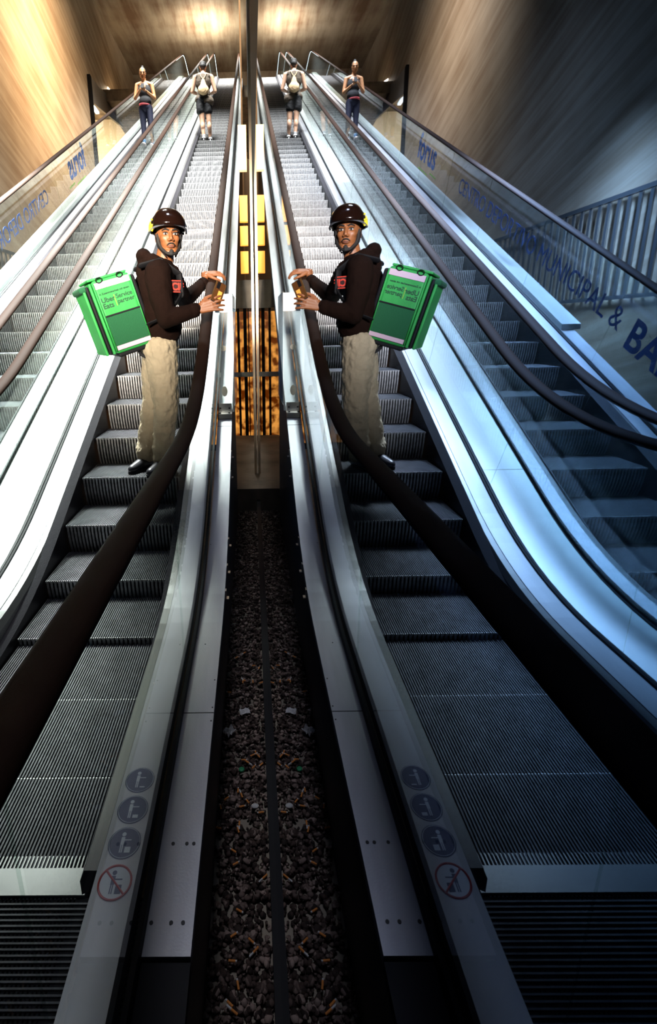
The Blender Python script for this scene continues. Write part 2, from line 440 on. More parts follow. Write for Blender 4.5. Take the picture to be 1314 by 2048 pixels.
# wide pale deck between the two escalators
bm = slab(XB_R+0.020, XA_L-0.020, P_MID, 0.04, -0.9, 30.2)
md = finish('divider_deck', bm, M['deckpale']); tag(md, 'wide pale metal deck filling the strip between the two escalators', 'deck')
for Y in (3.35, 5.8, 8.2, 10.7, 13.2):
    bm = slab(XB_R+0.020, XA_L-0.020, P_MID, 0.003, Y, Y+0.004, 0.0006, ys=[Y, Y+0.004]); o = finish('joint', bm, M['profile'], md)
# outer deck of the far escalator, pale coping and side wall
bm = slab(-3.10, XB_L-0.020, P_MID, 0.04, -0.9, 30.2, 0.0); finish('outer_deck', bm, M['deck'], escB)
bm = slab(-3.16, XB_L-0.026, P_MID, 0.05, 5.1, 30.2, 0.055); finish('coping', bm, M['deckpale'], escB)
bm = bmesh.new(); sweep(bm, [(-3.10, P_MID, -0.04), (-3.08, P_MID, -0.04), (-3.08, lambda Y: -0.58, 0), (-3.10, lambda Y: -0.58, 0)], -0.9, 5)
finish('side_cladding', bm, M['clad'], escB)

# ---------------------------------------------------------------- far left: fence, opening, lit landing
fe = empty('railing', (-6.85, 12, 2.0)); tag(fe, 'upright steel bar railing along the side stair under the concrete wall', 'railing')
fe.location = (0, 0, 0)
bm = bmesh.new(); box(bm, -6.88, -6.80, 7.0, 16.5, 3.74, 3.82); finish('top_rail', bm, M['steel'], fe)
bm = bmesh.new(); box(bm, -6.88, -6.80, 7.0, 16.5, 1.95, 2.02); finish('bottom_rail', bm, M['steel'], fe)
y = 7.1; proto = None
while y < 16.4:
    if proto is None:
        bm = bmesh.new(); box(bm, -0.015, 0.015, -0.04, 0.04, 2.0, 3.76); proto = finish('bar', bm, M['steel'], fe); o = proto
    else:
        o = proto.copy(); C.objects.link(o); o.parent = fe
    o.location = (-6.84, y, 0); y += 0.27
wall_box('floor_landing', -11, -7.3, 24, 36, 6.2, 6.5, M['concrete'])
wall_box('wall_landing', -11.3, -11, 24, 36, 6.2, 14.6, mat('cream_wall', (0.8, 0.68, 0.5), 0.8))
wall_box('ceiling_landing', -11, -7.3, 24, 36, 14.3, 14.6, M['concrete'])
wall_box('wall_landing_far', -11, -7.3, 35.7, 36, 6.5, 14.3, mat('cream_wall_far', (0.8, 0.66, 0.48), 0.8))
bm = bmesh.new(); box(bm, -6.99, -6.86, 25.5, 25.72, 6.5, 12.4); tag(finish('opening_post', bm, M['black']), 'black upright post at the edge of the opening in the concrete wall', 'post')
bm = bmesh.new()
v = [(-6.97, 25.75, 12.4), (-6.97, 27.2, 12.5), (-6.97, 35, 14.5), (-6.97, 35, 13.0), (-6.97, 25.75, 11.4)]
a = [bm.verts.new(p) for p in v]; b = [bm.verts.new((p[0]+0.1, p[1], p[2])) for p in v]
bm.faces.new(a); bm.faces.new(b[::-1])
for i in range(5): bm.faces.new((a[i], b[i], b[(i+1) % 5], a[(i+1) % 5]))
tag(finish('header_panel', bm, mat('grey_panel', (0.26, 0.24, 0.22), 0.5)), 'grey sloping header panel above the lit opening in the wall', 'panel')

# ---------------------------------------------------------------- the gap: pebbles, cigarette butts, litter
def pebble_mat():
    m = mat('dark_pebbles', (0.17, 0.12, 0.10), 0.8, spec=0.2); nt = m.node_tree; b = nt.nodes['Principled BSDF']
    tc = nt.nodes.new('ShaderNodeTexCoord'); n = nt.nodes.new('ShaderNodeTexVoronoi'); n.inputs['Scale'].default_value = 45
    nt.links.new(tc.outputs['Object'], n.inputs['Vector'])
    r = nt.nodes.new('ShaderNodeValToRGB'); e = r.color_ramp.elements
    e[0].color = (0.02, 0.014, 0.012, 1); e[1].color = (0.34, 0.25, 0.21, 1); e.new(0.55).color = (0.07, 0.045, 0.037, 1)
    sp = nt.nodes.new('ShaderNodeSeparateColor'); nt.links.new(n.outputs['Color'], sp.inputs[0])
    nt.links.new(sp.outputs[0], r.inputs[0]); nt.links.new(r.outputs[0], b.inputs['Base Color'])
    return m
bm = bmesh.new()
tmpl = bmesh.new(); bmesh.ops.create_icosphere(tmpl, subdivisions=1, radius=1)
tv = [v.co.copy() for v in tmpl.verts]; tf = [[v.index for v in f.verts] for f in tmpl.faces]; tmpl.free()
for i in range(5200):
    Y = 0.55 + 5.15*random.random()**1.15
    X = random.uniform(-0.248, -0.026); r = random.uniform(0.006, 0.0135)*(1.35 if random.random() < .12 else 1)
    mt = Matrix.Translation((X, Y, -0.578 + random.uniform(0, 0.022))) @ Euler((random.uniform(-.5, .5), random.uniform(-.5, .5), random.uniform(0, 6.3))).to_matrix().to_4x4() @ Matrix.Diagonal((r*random.uniform(1, 1.6), r, r*random.uniform(.5, .8), 1))
    vs = [bm.verts.new(mt @ c) for c in tv]
    for f in tf: bm.faces.new([vs[k] for k in f])
tag(finish('pebbles', bm, pebble_mat(), None, True), 'dark brown pebbles filling the narrow gap below the mirroring glass', 'pebbles', kind='stuff')
BUTTS = [(-0.14, 2.911), (-0.192, 2.863), (-0.046, 2.749), (-0.08, 2.777), (-0.146, 2.622), (-0.084, 2.625), (-0.034, 2.615), (-0.227, 2.534), (-0.089, 2.071), (-0.072, 2.087), (-0.058, 2.066), (-0.133, 2.043), (-0.115, 2.03), (-0.084, 1.999), (-0.045, 2.015), (-0.158, 1.867), (-0.14, 1.843), (-0.111, 1.811), (-0.138, 1.787), (-0.051, 1.757), (-0.148, 1.704), (-0.152, 1.675), (-0.169, 1.585), (-0.16, 1.533), (-0.042, 1.482), (-0.141, 1.362), (-0.16, 1.283), (-0.096, 1.266), (-0.08, 1.239), (-0.163, 1.207), (-0.14, 1.14), (-0.165, 1.093), (-0.15, 1.073), (-0.235, 1.783), (-0.211, 1.827), (-0.238, 1.684), (-0.138, 2.638)]
M['filter'] = mat('orange_filter', (0.75, 0.26, 0.05), 0.8, var=0.3, vscale=200)
M['paper'] = mat('dirty_white_paper', (0.62, 0.60, 0.58), 0.85, var=0.3, vscale=60)
protos = []
for long_ in (0, 1):
    bm = bmesh.new(); tube(bm, [(-0.012, 0, 0), (0.012, 0, 0)], 0.0038, 8)
    for f in bm.faces: f.material_index = 0
    k = len(bm.faces)
    tube(bm, [(0.012, 0, 0), (0.018 + 0.012*long_, 0, 0.0005)], [0.0036, 0.0030], 8)
    bm.faces.ensure_lookup_table()
    for f in list(bm.faces)[k:]: f.material_index = 1
    protos.append(finish('cigarette_butt', bm, [M['filter'], M['paper']]))
used = [False, False]
for i, (X, Y) in enumerate(BUTTS):
    k = 1 if i % 4 == 0 else 0
    if not used[k]: o = protos[k]; used[k] = True
    else: o = protos[k].copy(); C.objects.link(o)
    o.location = (X, Y, -0.541); o.rotation_euler = (0, random.uniform(-.12, .12), random.uniform(0, 6.28))
    lab = {37: ''}.get(i) or ('cigarette butt lying farthest up the pebble gap' if i == 0 else 'cigarette butt lying nearest the bottom of the pebble gap, close to the mirroring glass' if i == 32 else
          'cigarette butt touching the green bottle cap' if i == 11 else 'cigarette butt beside the large pale stone' if i == 17 else 'cigarette butt just beyond the torn white paper scrap' if i == 36 else
          'cigarette butt hard against the escalator cladding, farther from the camera than the crumpled paper' if i == 7 else 'orange cigarette butt lying loose on the dark pebbles in the gap')
    tag(o, lab, 'cigarette butt', 'cigarette butts on the pebbles')
def scrap(name, loc, sx, sy, crumple, m, label, cat):
    bm = bmesh.new(); n = 7; g = {}
    rnd = random.Random(int(loc[1]*1000))
    for i in range(n):
        for j in range(n):
            a, b = i/(n-1)-.5, j/(n-1)-.5
            g[i, j] = bm.verts.new((a*sx*(1+.3*rnd.random()), b*sy*(1+.3*rnd.random()), crumple*rnd.random() + 0.004))
    for i in range(n-1):
        for j in range(n-1): bm.faces.new((g[i, j], g[i+1, j], g[i+1, j+1], g[i, j+1]))
    ob = finish(name, bm, m); ob.location = loc; ob.rotation_euler = (0, 0, rnd.random()*2)
    sm = ob.modifiers.new('thick', 'SOLIDIFY'); sm.thickness = 0.0012
    tag(ob, label, cat); return ob
scrap('paper_scrap', (-0.132, 2.376, -0.545), 0.05, 0.035, 0.006, M['paper'], 'torn flat white paper scrap on the pebbles', 'litter')
scrap('crumpled_paper', (-0.212, 2.223, -0.548), 0.05, 0.04, 0.03, M['paper'], 'crumpled pale paper ball on the pebbles beside the escalator cladding', 'litter')
bm = bmesh.new(); ball(bm, (0, 0, 0), 0.013, (1.4, 1, .6)); o = finish('pale_stone', bm, M['paper'], None, True); o.location = (-0.078, 1.785, -0.538)
tag(o, 'large pale stone lying among the dark pebbles', 'stone')
bm = bmesh.new(); tube(bm, [(0, 0, 0), (0, 0, 0.010), (0, 0, 0.011)], [0.014, 0.0135, 0.010], 20)
o = finish('bottle_cap', bm, mat('green_plastic', (0.01, 0.22, 0.08), 0.4), None, True); o.location = (-0.143, 1.984, -0.546)
tag(o, 'round green plastic bottle cap on the pebbles', 'cap')

# ---------------------------------------------------------------- lit undercroft glimpsed through the gap
glow = mat('lit_amber_window', (0.9, 0.4, 0.08), 0.5, emis=(1.0, 0.36, 0.05), estr=1.6)
glow2 = mat('lit_amber_lamp_box', (0.9, 0.5, 0.15), 0.5, emis=(1.0, 0.62, 0.22), estr=2.6)
fc = empty('amber_window', (0, 0, 0)); tag(fc, 'tall amber lit window with dark mullions under the escalators', 'window')
bm = bmesh.new(); box(bm, -1.6, -0.03, 9.0, 9.03, -0.5, 1.85)
gm = mat('amber_glazing', (0.5, 0.2, 0.05), 0.4); nt = gm.node_tree; b = nt.nodes['Principled BSDF']
tc = nt.nodes.new('ShaderNodeTexCoord'); n = nt.nodes.new('ShaderNodeTexNoise'); n.inputs['Scale'].default_value = 7; r = nt.nodes.new('ShaderNodeValToRGB')
r.color_ramp.elements[0].color = (0.12, 0.02, 0.0, 1); r.color_ramp.elements[1].color = (1.0, 0.40, 0.07, 1); r.color_ramp.elements[0].position = .42; r.color_ramp.elements[1].position = .62
nt.links.new(tc.outputs['Object'], n.inputs['Vector']); nt.links.new(n.outputs[0], r.inputs[0]); nt.links.new(r.outputs[0], b.inputs['Emission Color']); b.inputs['Emission Strength'].default_value = 0.9
finish('glazing', bm, gm, fc)
for xx, w in ((-0.155, 0.028), (-0.095, 0.008), (-0.27, 0.02), (-0.6, 0.03), (-1.0, 0.03)):
    bm = bmesh.new(); box(bm, xx-w, xx+w, 8.93, 9.0, -0.55, 1.9); finish('mullion', bm, M['black'], fc)
bm = bmesh.new(); box(bm, -1.6, -0.03, 8.92, 9.0, -0.58, -0.48); finish('sill', bm, M['black'], fc)
bm = bmesh.new(); box(bm, -1.6, -0.03, 8.90, 8.98, 0.75, 0.83); finish('transom', bm, M['steel'], fc)
bm = bmesh.new(); box(bm, -1.6, -0.03, 8.9, 9.1, 1.9, 2.35); tag(finish('lintel_beam', bm, M['concrete']), 'grey concrete beam above the amber lit window', 'beam')
for (z0, z1, lab) in ((2.50, 2.85, 'lowest of the amber lamp boxes stacked in the gap'), (2.95, 3.25, 'middle amber lamp box stacked in the gap'), (3.32, 3.72, 'upper amber lamp box stacked in the gap'), (4.1, 4.75, 'pale tall lamp box above the amber boxes in the gap')):
    bm = bmesh.new(); box(bm, -0.21, -0.075, 9.3, 9.42, z0, z1); o = finish('lamp_box', bm, glow2 if z0 > 4 else glow); tag(o, lab, 'lamp')
wall_box('wall_under', -3.2, 0.0, 16.0, 16.2, -0.6, 6.2, mat('brown_wall', (0.16, 0.08, 0.03), 0.8))

# ---------------------------------------------------------------- clear guard on the outer deck
g = empty('deck_guard', (0, 0, 0)); tag(g, 'clear upright plastic climbing guard bolted across the steel outer deck', 'guard')
z0 = P_OUT(4.2)
bm = bmesh.new(); box(bm, -0.342, -0.208, 4.20, 4.206, z0, z0+0.80); finish('sheet', bm, M['acrylic'], g)
bm = bmesh.new(); box(bm, -0.342, -0.204, 4.196, 4.21, z0+0.80, z0+0.94); finish('top_band', bm, M['white'], g)
bm = bmesh.new(); box(bm, -0.206, -0.201, 4.2, 4.9, z0+0.05, z0+0.95); finish('side_fin', bm, M['acrylic'], g)
bm = bmesh.new(); box(bm, -0.345, -0.228, 4.10, 4.20, z0-0.045, z0-0.005); box(bm, -0.345, -0.228, 4.19, 4.198, z0-0.03, z0+0.07); finish('foot_bracket', bm, M['steel'], g)
for xx in (-0.325, -0.25):
    for dy, dz in ((4.14, 0),):
        bm = bmesh.new(); tube(bm, [(xx, 4.14, z0-0.01), (xx, 4.14, z0+0.002)], 0.008, 12); finish('bolt', bm, M['bolt'], g)
    bm = bmesh.new(); tube(bm, [(xx, 4.192, z0+0.03), (xx, 4.184, z0+0.03)], 0.008, 12); finish('bolt', bm, M['bolt'], g)
for zc, rx, rz in ((0.17, 0.024, 0.042), (0.52, 0.024, 0.022)):
    bm = bmesh.new(); n = 24
    a = [bm.verts.new((-0.285+rx*math.cos(t*2*math.pi/n), 4.199, z0+zc+rz*math.sin(t*2*math.pi/n))) for t in range(n)]
    b = [bm.verts.new((v.co.x, 4.196, v.co.z)) for v in a]
    bm.faces.new(a); bm.faces.new(b[::-1])
    for t in range(n): bm.faces.new((a[t], b[t], b[(t+1) % n], a[(t+1) % n]))
    finish('sticker', bm, mat('cream_sticker', (0.75, 0.70, 0.58), 0.5), g)
# steel clips hanging from the deck edge
for Y in (3.75, 3.55, 2.95, 2.72, 2.5):
    bm = bmesh.new(); box(bm, -0.2275, -0.221, Y, Y+0.03, P_OUT(Y)-0.06, P_OUT(Y)-0.005); box(bm, -0.227, -0.208, Y, Y+0.03, P_OUT(Y)-0.06, P_OUT(Y)-0.054)
    finish('edge_clip', bm, M['steel'], escA)

# ---------------------------------------------------------------- lettering
def text_mesh(name, body, size, m, parent, mtx, ext=0.0015, bold=0.0, align='LEFT', sx=1.0):
    cu = bpy.data.curves.new(name, 'FONT'); cu.body = body; cu.size = size; cu.extrude = ext; cu.offset = bold; cu.align_x = align
    cu.space_line = 0.85
    to = bpy.data.objects.new(name, cu); C.objects.link(to)
    dg = bpy.context.evaluated_depsgraph_get()
    me = bpy.data.meshes.new_from_object(to.evaluated_get(dg)); me.name = name
    bpy.data.objects.remove(to); bpy.data.curves.remove(cu)
    me.materials.clear(); me.materials.append(m)
    o = bpy.data.objects.new(name, me); C.objects.link(o)
    if parent is not None: o.parent = parent
    o.matrix_local = mtx @ Matrix.Diagonal((sx, 1, 1, 1))
    return o
th = R(27.3)
M['blue_ink'] = mat('blue_lettering', (0.02, 0.07, 0.32), 0.5)
# reads from the outer side (from the concrete wall): runs down the slope
def glass_text(body, size, Y, dz, bold=0.0, m=None, lab=None):
    d = Vector((0, -math.cos(th), -math.sin(th))); up = Vector((0, -math.sin(th), math.cos(th))); nrm = d.cross(up)
    loc = Vector((XB_L-0.012, Y, P_IN(Y)+dz))
    mt = Matrix(((d.x, up.x, nrm.x, loc.x), (d.y, up.y, nrm.y, loc.y), (d.z, up.z, nrm.z, loc.z), (0, 0, 0, 1)))
    return text_mesh('lettering', body, size, m or M['blue_ink'], escB, mt, 0.001, bold)
glass_text('CENTRO DEPORTIVO MUNICIPAL &', 0.262, 8.05, 0.42)
glass_text('BARCEL', 0.34, 4.22, 0.36, 0.008)
for yy, dz, w in ((10.0, 0.28, 0.5), (9.35, 0.34, 0.3)):
    bm = slab(XB_L-0.014, XB_L-0.011, P_IN, 0.03, yy-w, yy, dz); finish('green_logo_stroke', bm, mat('lime_print', (0.45, 0.65, 0.05), 0.5), escB)
glass_text('forus', 0.52, 10.1, 0.42, 0.012, mat('bright_blue_lettering', (0.01, 0.12, 0.55), 0.5))

# ---------------------------------------------------------------- people
M['skin'] = mat('brown_skin', (0.25, 0.088, 0.030), 0.5, var=0.12, vscale=20)
M['skin_fair'] = mat('fair_skin', (0.72, 0.42, 0.28), 0.5, var=0.1, vscale=20)
M['skin_tan'] = mat('tanned_skin', (0.50, 0.23, 0.10), 0.5, var=0.1, vscale=20)
M['hoodie'] = mat('dark_brown_knit', (0.012, 0.0055, 0.0038), 0.9, spec=0.06, bump=0.5, bscale=420, var=0.3, vscale=160)
M['chino'] = mat('beige_chino_cloth', (0.42, 0.35, 0.235), 0.85, bump=0.25, bscale=60, var=0.15, vscale=9)
M['shoe'] = mat('black_shoe_leather', (0.02, 0.02, 0.024), 0.4)
M['hair'] = mat('black_hair', (0.008, 0.006, 0.005), 0.6, bump=0.5, bscale=300)
M['eyewhite'] = mat('eye_white', (0.40, 0.38, 0.36), 0.5)
M['iris'] = mat('dark_iris', (0.01, 0.006, 0.004), 0.15)
M['lip'] = mat('lip', (0.16, 0.055, 0.035), 0.5)

def cap(bm, p0, p1, r0, r1, flat=None, fdir=None, seg=14):
    """tapered capsule; flat <1 squeezes it along fdir"""
    p0, p1 = Vector(p0), Vector(p1); d = (p1-p0); L = d.length; d.normalize()
    if fdir is not None:
        a = Vector(fdir); a = (a - d*a.dot(d)).normalized()
    else: a = d.orthogonal().normalized()
    b = d.cross(a); fl = flat or 1.0
    rows = []
    prof = [(-r0*math.cos(t*math.pi/8), r0*math.sin(t*math.pi/8)) for t in range(1, 5)] + \
           [(L + r1*math.sin(t*math.pi/8), r1*math.cos(t*math.pi/8)) for t in range(0, 4)]
    for u, r in prof:
        rows.append([bm.verts.new(p0 + d*u + (a*math.cos(2*math.pi*t/seg)*fl + b*math.sin(2*math.pi*t/seg))*r) for t in range(seg)])
    e0 = bm.verts.new(p0 - d*r0); e1 = bm.verts.new(p1 + d*r1)
    for i in range(len(rows)-1):
        for t in range(seg): bm.faces.new((rows[i][t], rows[i][(t+1) % seg], rows[i+1][(t+1) % seg], rows[i+1][t]))
    for t in range(seg):
        bm.faces.new((e0, rows[0][(t+1) % seg], rows[0][t])); bm.faces.new((e1, rows[-1][t], rows[-1][(t+1) % seg]))
def chain(bm, pts, rs, flat=None, fdir=None):
    for i in range(len(pts)-1): cap(bm, pts[i], pts[i+1], rs[i], rs[i+1], flat, fdir)
def ell(bm, c, rad, M3=None, seg=20):
    mt = Matrix.Translation(c) @ (M3.to_4x4() if M3 is not None else Matrix.Identity(4)) @ Matrix.Diagonal((*rad, 1))
    bmesh.ops.create_uvsphere(bm, u_segments=seg, v_segments=seg//2, radius=1, matrix=mt)
def blend(name, bm, m, parent, voxel, it=4, fac=0.6, folds=None):
    o = finish(name, bm, m, parent, True)
    rm = o.modifiers.new('union', 'REMESH'); rm.mode = 'VOXEL'; rm.voxel_size = voxel; rm.use_smooth_shade = True
    if it:
        sm = o.modifiers.new('soft', 'SMOOTH'); sm.iterations = it; sm.factor = fac
    if folds:
        tx = bpy.data.textures.new(name+'_folds', 'CLOUDS'); tx.noise_scale = folds[1]; tx.noise_depth = 2
        dm = o.modifiers.new('folds', 'DISPLACE'); dm.texture = tx; dm.strength = folds[0]; dm.mid_level = 0.5
        if len(folds) > 2:
            e = bpy.data.objects.get('fold_space')
            dm.texture_coords = 'LOCAL'
    return o
def hand(bm, wrist, d, n, side, curl=0.5, k=1.0, spread=0.18, curls=None):
    """wrist point, direction of the fingers d, back-of-hand normal n, side vector toward the thumb"""
    w = Vector(wrist); d = Vector(d).normalized(); n = Vector(n); n = (n - d*n.dot(d)).normalized(); s = d.cross(n)
    if s.dot(Vector(side)) < 0: s = -s
    for q in (-0.026, -0.009, 0.009, 0.026):       # palm as a row of flattened fans
        cap(bm, w + s*q*0.75*k + d*0.012*k, w + s*q*k + d*0.082*k, 0.0135*k, 0.0125*k, 0.85, n)
    lens = (0.068, 0.078, 0.073, 0.056)
    for i, q in enumerate((0.030, 0.0105, -0.0095, -0.029)):
        a = w + s*q*k + d*0.088*k; dirn = (d + s*(q/0.03)*spread*0.5).normalized()
        L = lens[i]*k; c = (curls[i] if curls else curl); p = a; ang = c*0.35
        for j, fr in enumerate((0.44, 0.31, 0.25)):
            v = dirn*math.cos(ang) - n*math.sin(ang)
            p2 = p + v*L*fr
            cap(bm, p, p2, (0.0092-0.0008*j)*k, (0.0084-0.0009*j)*k)
            p = p2; ang += c*1.0
    b0 = w + s*0.022*k + d*0.022*k; b1 = b0 + (s*0.7 + d*0.75 - n*0.25).normalized()*0.042*k; b2 = b1 + (s*0.25 + d*1.0 - n*0.35).normalized()*0.032*k
    b3 = b2 + (d*1.0 - n*0.45).normalized()*0.024*k
    cap(bm, b0, b1, 0.0150*k, 0.0115*k); cap(bm, b1, b2, 0.0110*k, 0.0098*k); cap(bm, b2, b3, 0.0096*k, 0.0078*k)

def head_parts(bm, c, yaw, tilt=0.0, k=1.0):
    """skull, jaw, nose, ears and neck top in head space (face toward -Y before the turn)"""
    A = Matrix.Rotation(yaw, 3, 'Z') @ Matrix.Rotation(tilt, 3, 'X')
    P = lambda x, y, z: Vector(c) + A @ (Vector((x, y, z))*k)
    ell(bm, P(0, 0.012, 0.030), (0.077*k, 0.096*k, 0.092*k), A)
    ell(bm, P(0, -0.030, -0.030), (0.060*k, 0.062*k, 0.080*k), A)
    for s in (-1, 1):
        ell(bm, P(s*0.034, -0.052, -0.018), (0.028*k, 0.030*k, 0.028*k), A)     # cheekbones
        cap(bm, P(s*0.056, -0.005, -0.055), P(s*0.018, -0.068, -0.098), 0.020*k, 0.017*k)   # jaw line
        ell(bm, P(s*0.079, 0.012, -0.006), (0.010*k, 0.018*k, 0.031*k), A)      # ears
        cap(bm, P(s*0.012, -0.082, 0.030), P(s*0.044, -0.070, 0.028), 0.012*k, 0.010*k)     # brow
        ell(bm, P(s*0.013, -0.099, -0.032), (0.0085*k, 0.010*k, 0.008*k), A)    # nostril wings
    cap(bm, P(0, -0.086, 0.020), P(0, -0.108, -0.024), 0.008*k, 0.0115*k)       # nose
    ell(bm, P(0, -0.082, -0.062), (0.026*k, 0.014*k, 0.018*k), A)
    ell(bm, P(0, -0.076, -0.103), (0.019*k, 0.017*k, 0.014*k), A)               # chin
    return A, P

# ---- the courier
RT = empty('person', (0, 0, 0)); tag(RT, 'courier in dark brown hoodie, beige trousers and helmet, one hand on the handrail', 'person')
SZ = P_STEP(3.642 - 0.2)         # tread the courier stands on
f_ = Vector((0.93, 0.37, 0)).normalized(); r_ = Vector((0.37, -0.93, 0)).normalized(); z_ = Vector((0, 0, 1))
pel = Vector((-0.705, 3.60, 1.47)); che = Vector((-0.700, 3.59, 1.80)); nek = Vector((-0.640, 3.58, 1.985))
shR = Vector((-0.650, 3.43, 1.915)); shL = Vector((-0.615, 3.77, 1.915))
elR = Vector((-0.600, 3.34, 1.635)); wrR = Vector((-0.395, 3.39, 1.690))
elL = Vector((-0.560, 4.02, 1.775)); wrL = Vector((-0.415, 4.22, 1.930))
hdc = Vector((-0.585, 3.555, 2.150)); HY = R(17)
hipR = Vector((-0.680, 3.52, 1.44)); hipL = Vector((-0.730, 3.68, 1.44))
knR = Vector((-0.655, 3.47, 1.06)); knL = Vector((-0.780, 3.68, 1.06))
anR = Vector((-0.725, 3.60, 0.63)); anL = Vector((-0.875, 3.70, 0.63))
bm = bmesh.new()
A3, HP = head_parts(bm, hdc, HY)
cap(bm, hdc + Vector((-0.02, 0.03, -0.05)), nek + Vector((0, 0, -0.03)), 0.055, 0.062)
ell(bm, che + z_*0.02, (0.10, 0.15, 0.19), Matrix.Rotation(R(22), 3, 'Z')); ell(bm, (pel+che)/2, (0.09, 0.13, 0.18), Matrix.Rotation(R(22), 3, 'Z'))
ell(bm, pel, (0.10, 0.14, 0.12), Matrix.Rotation(R(22), 3, 'Z'))
chain(bm, [nek - z_*0.05, shR, elR, wrR], [0.06, 0.05, 0.036, 0.025]); chain(bm, [nek - z_*0.05, shL, elL, wrL], [0.06, 0.05, 0.036, 0.025])
chain(bm, [hipR, knR, anR], [0.075, 0.05, 0.035]); chain(bm, [hipL, knL, anL], [0.075, 0.05, 0.035])
hand(bm, wrR + Vector((0.005, -0.004, 0.004)), (0.95, -0.10, 0.22), (0.15, -1, 0.20), (0, 0, 1), k=1.08, curls=(0.45, 0.40, 0.42, 0.30), spread=0.5)
cap(bm, wrL, wrL + Vector((-0.004, 0.02, 0.055)), 0.027, 0.026)
hand(bm, wrL + Vector((-0.006, 0.02, 0.060)), (0.90, 0.18, 0.02), (0.05, -0.45, 1), (0.3, -1, 0), curl=0.5, k=1.15, spread=0.25)
body = blend('body', bm, M['skin'], RT, 0.0042, 3, 0.5)
# face details
def feature(name, fn, m, lab=None, par=None):
    b2 = bmesh.new(); fn(b2); o = finish(name, b2, m, par or RT, True)
    if lab: o['label'] = lab
    return o
for s in (-1, 1):
    feature('eye', lambda b: ell(b, HP(s*0.031, -0.0785, 0.006), (0.0145, 0.010, 0.0068), A3), M['eyewhite'])
    feature('iris', lambda b: ell(b, HP(s*0.031-0.001, -0.0885, 0.006), (0.0062, 0.0035, 0.0066), A3), M['iris'])
    feature('eyelid', lambda b: chain(b, [HP(s*0.031+t*0.016, -0.0865+abs(t)*0.006, 0.0145-abs(t)*0.004) for t in (-1, 0, 1)], [0.0022, 0.0030, 0.0022]), M['hair'])
    feature('eyebrow', lambda b: chain(b, [HP(s*0.012, -0.096, 0.027), HP(s*0.032, -0.094, 0.034), HP(s*0.052, -0.080, 0.027)], [0.0035, 0.0048, 0.0025]), M['hair'])
feature('mouth', lambda b: (ell(b, HP(0, -0.0945, -0.064), (0.021, 0.005, 0.0035), A3), ell(b, HP(0, -0.0925, -0.071), (0.017, 0.005, 0.0042), A3)), M['lip'])
feature('moustache', lambda b: chain(b, [HP(-0.026, -0.088, -0.062), HP(-0.013, -0.0975, -0.052), HP(0, -0.100, -0.050), HP(0.013, -0.0975, -0.052), HP(0.026, -0.088, -0.062)], [0.0028, 0.0048, 0.004, 0.0048, 0.0028]), M['hair'])
def beard(b):
    for s in (-1, 1):
        chain(b, [HP(s*0.073, -0.010, 0.010), HP(s*0.070, -0.016, -0.035), HP(s*0.055, -0.040, -0.078), HP(s*0.028, -0.072, -0.106), HP(0, -0.084, -0.114)], [0.010, 0.012, 0.013, 0.012, 0.012])
    ell(b, HP(0, -0.092, -0.096), (0.015, 0.006, 0.013), A3)
bb = bmesh.new(); beard(bb); blend('beard', bb, M['hair'], RT, 0.004, 2)
# helmet
def helmet(b):
    bmesh.ops.create_uvsphere(b, u_segments=48, v_segments=32, radius=1)
    vs = [v for v in b.verts]
    kill = []
    for v in vs:
        x, y, z = v.co
        cut = -0.02 + 0.0*y - (0.30*max(0, y)) - 0.25*(1-abs(y))*0.6
        v.co = Vector((x*0.116, y*0.136+0.012, z*0.118+0.048))
        if z < cut: kill.append(v)
    bmesh.ops.delete(b, geom=kill, context='VERTS')
    for v in b.verts: v.co = hdc + A3 @ v.co
M['helmet'] = mat('glossy_brown_helmet', (0.008, 0.003, 0.002), 0.12, coat=0.6)
hb = bmesh.new(); helmet(hb); hel = finish('helmet', hb, M['helmet'], RT, True)
so = hel.modifiers.new('shell', 'SOLIDIFY'); so.thickness = 0.012; so.offset = -1
def rim(b, r=0.006, y0=0):
    pts = []
    for i in range(0, 25):
        a = math.pi*(i/24.0); x = -math.cos(a); y = -math.sin(a)
        pts.append(hdc + A3 @ Vector((x*0.119, y*0.141+0.012, 0.046 + 0.010*math.sin(a) - 0.018*(1-math.sin(a)))))
    tube(b, pts, r, 8, True)
hb = bmesh.new(); rim(hb, 0.0065); o = finish('helmet_rim', hb, mat('grey_rim', (0.10, 0.10, 0.12), 0.5), hel, True)
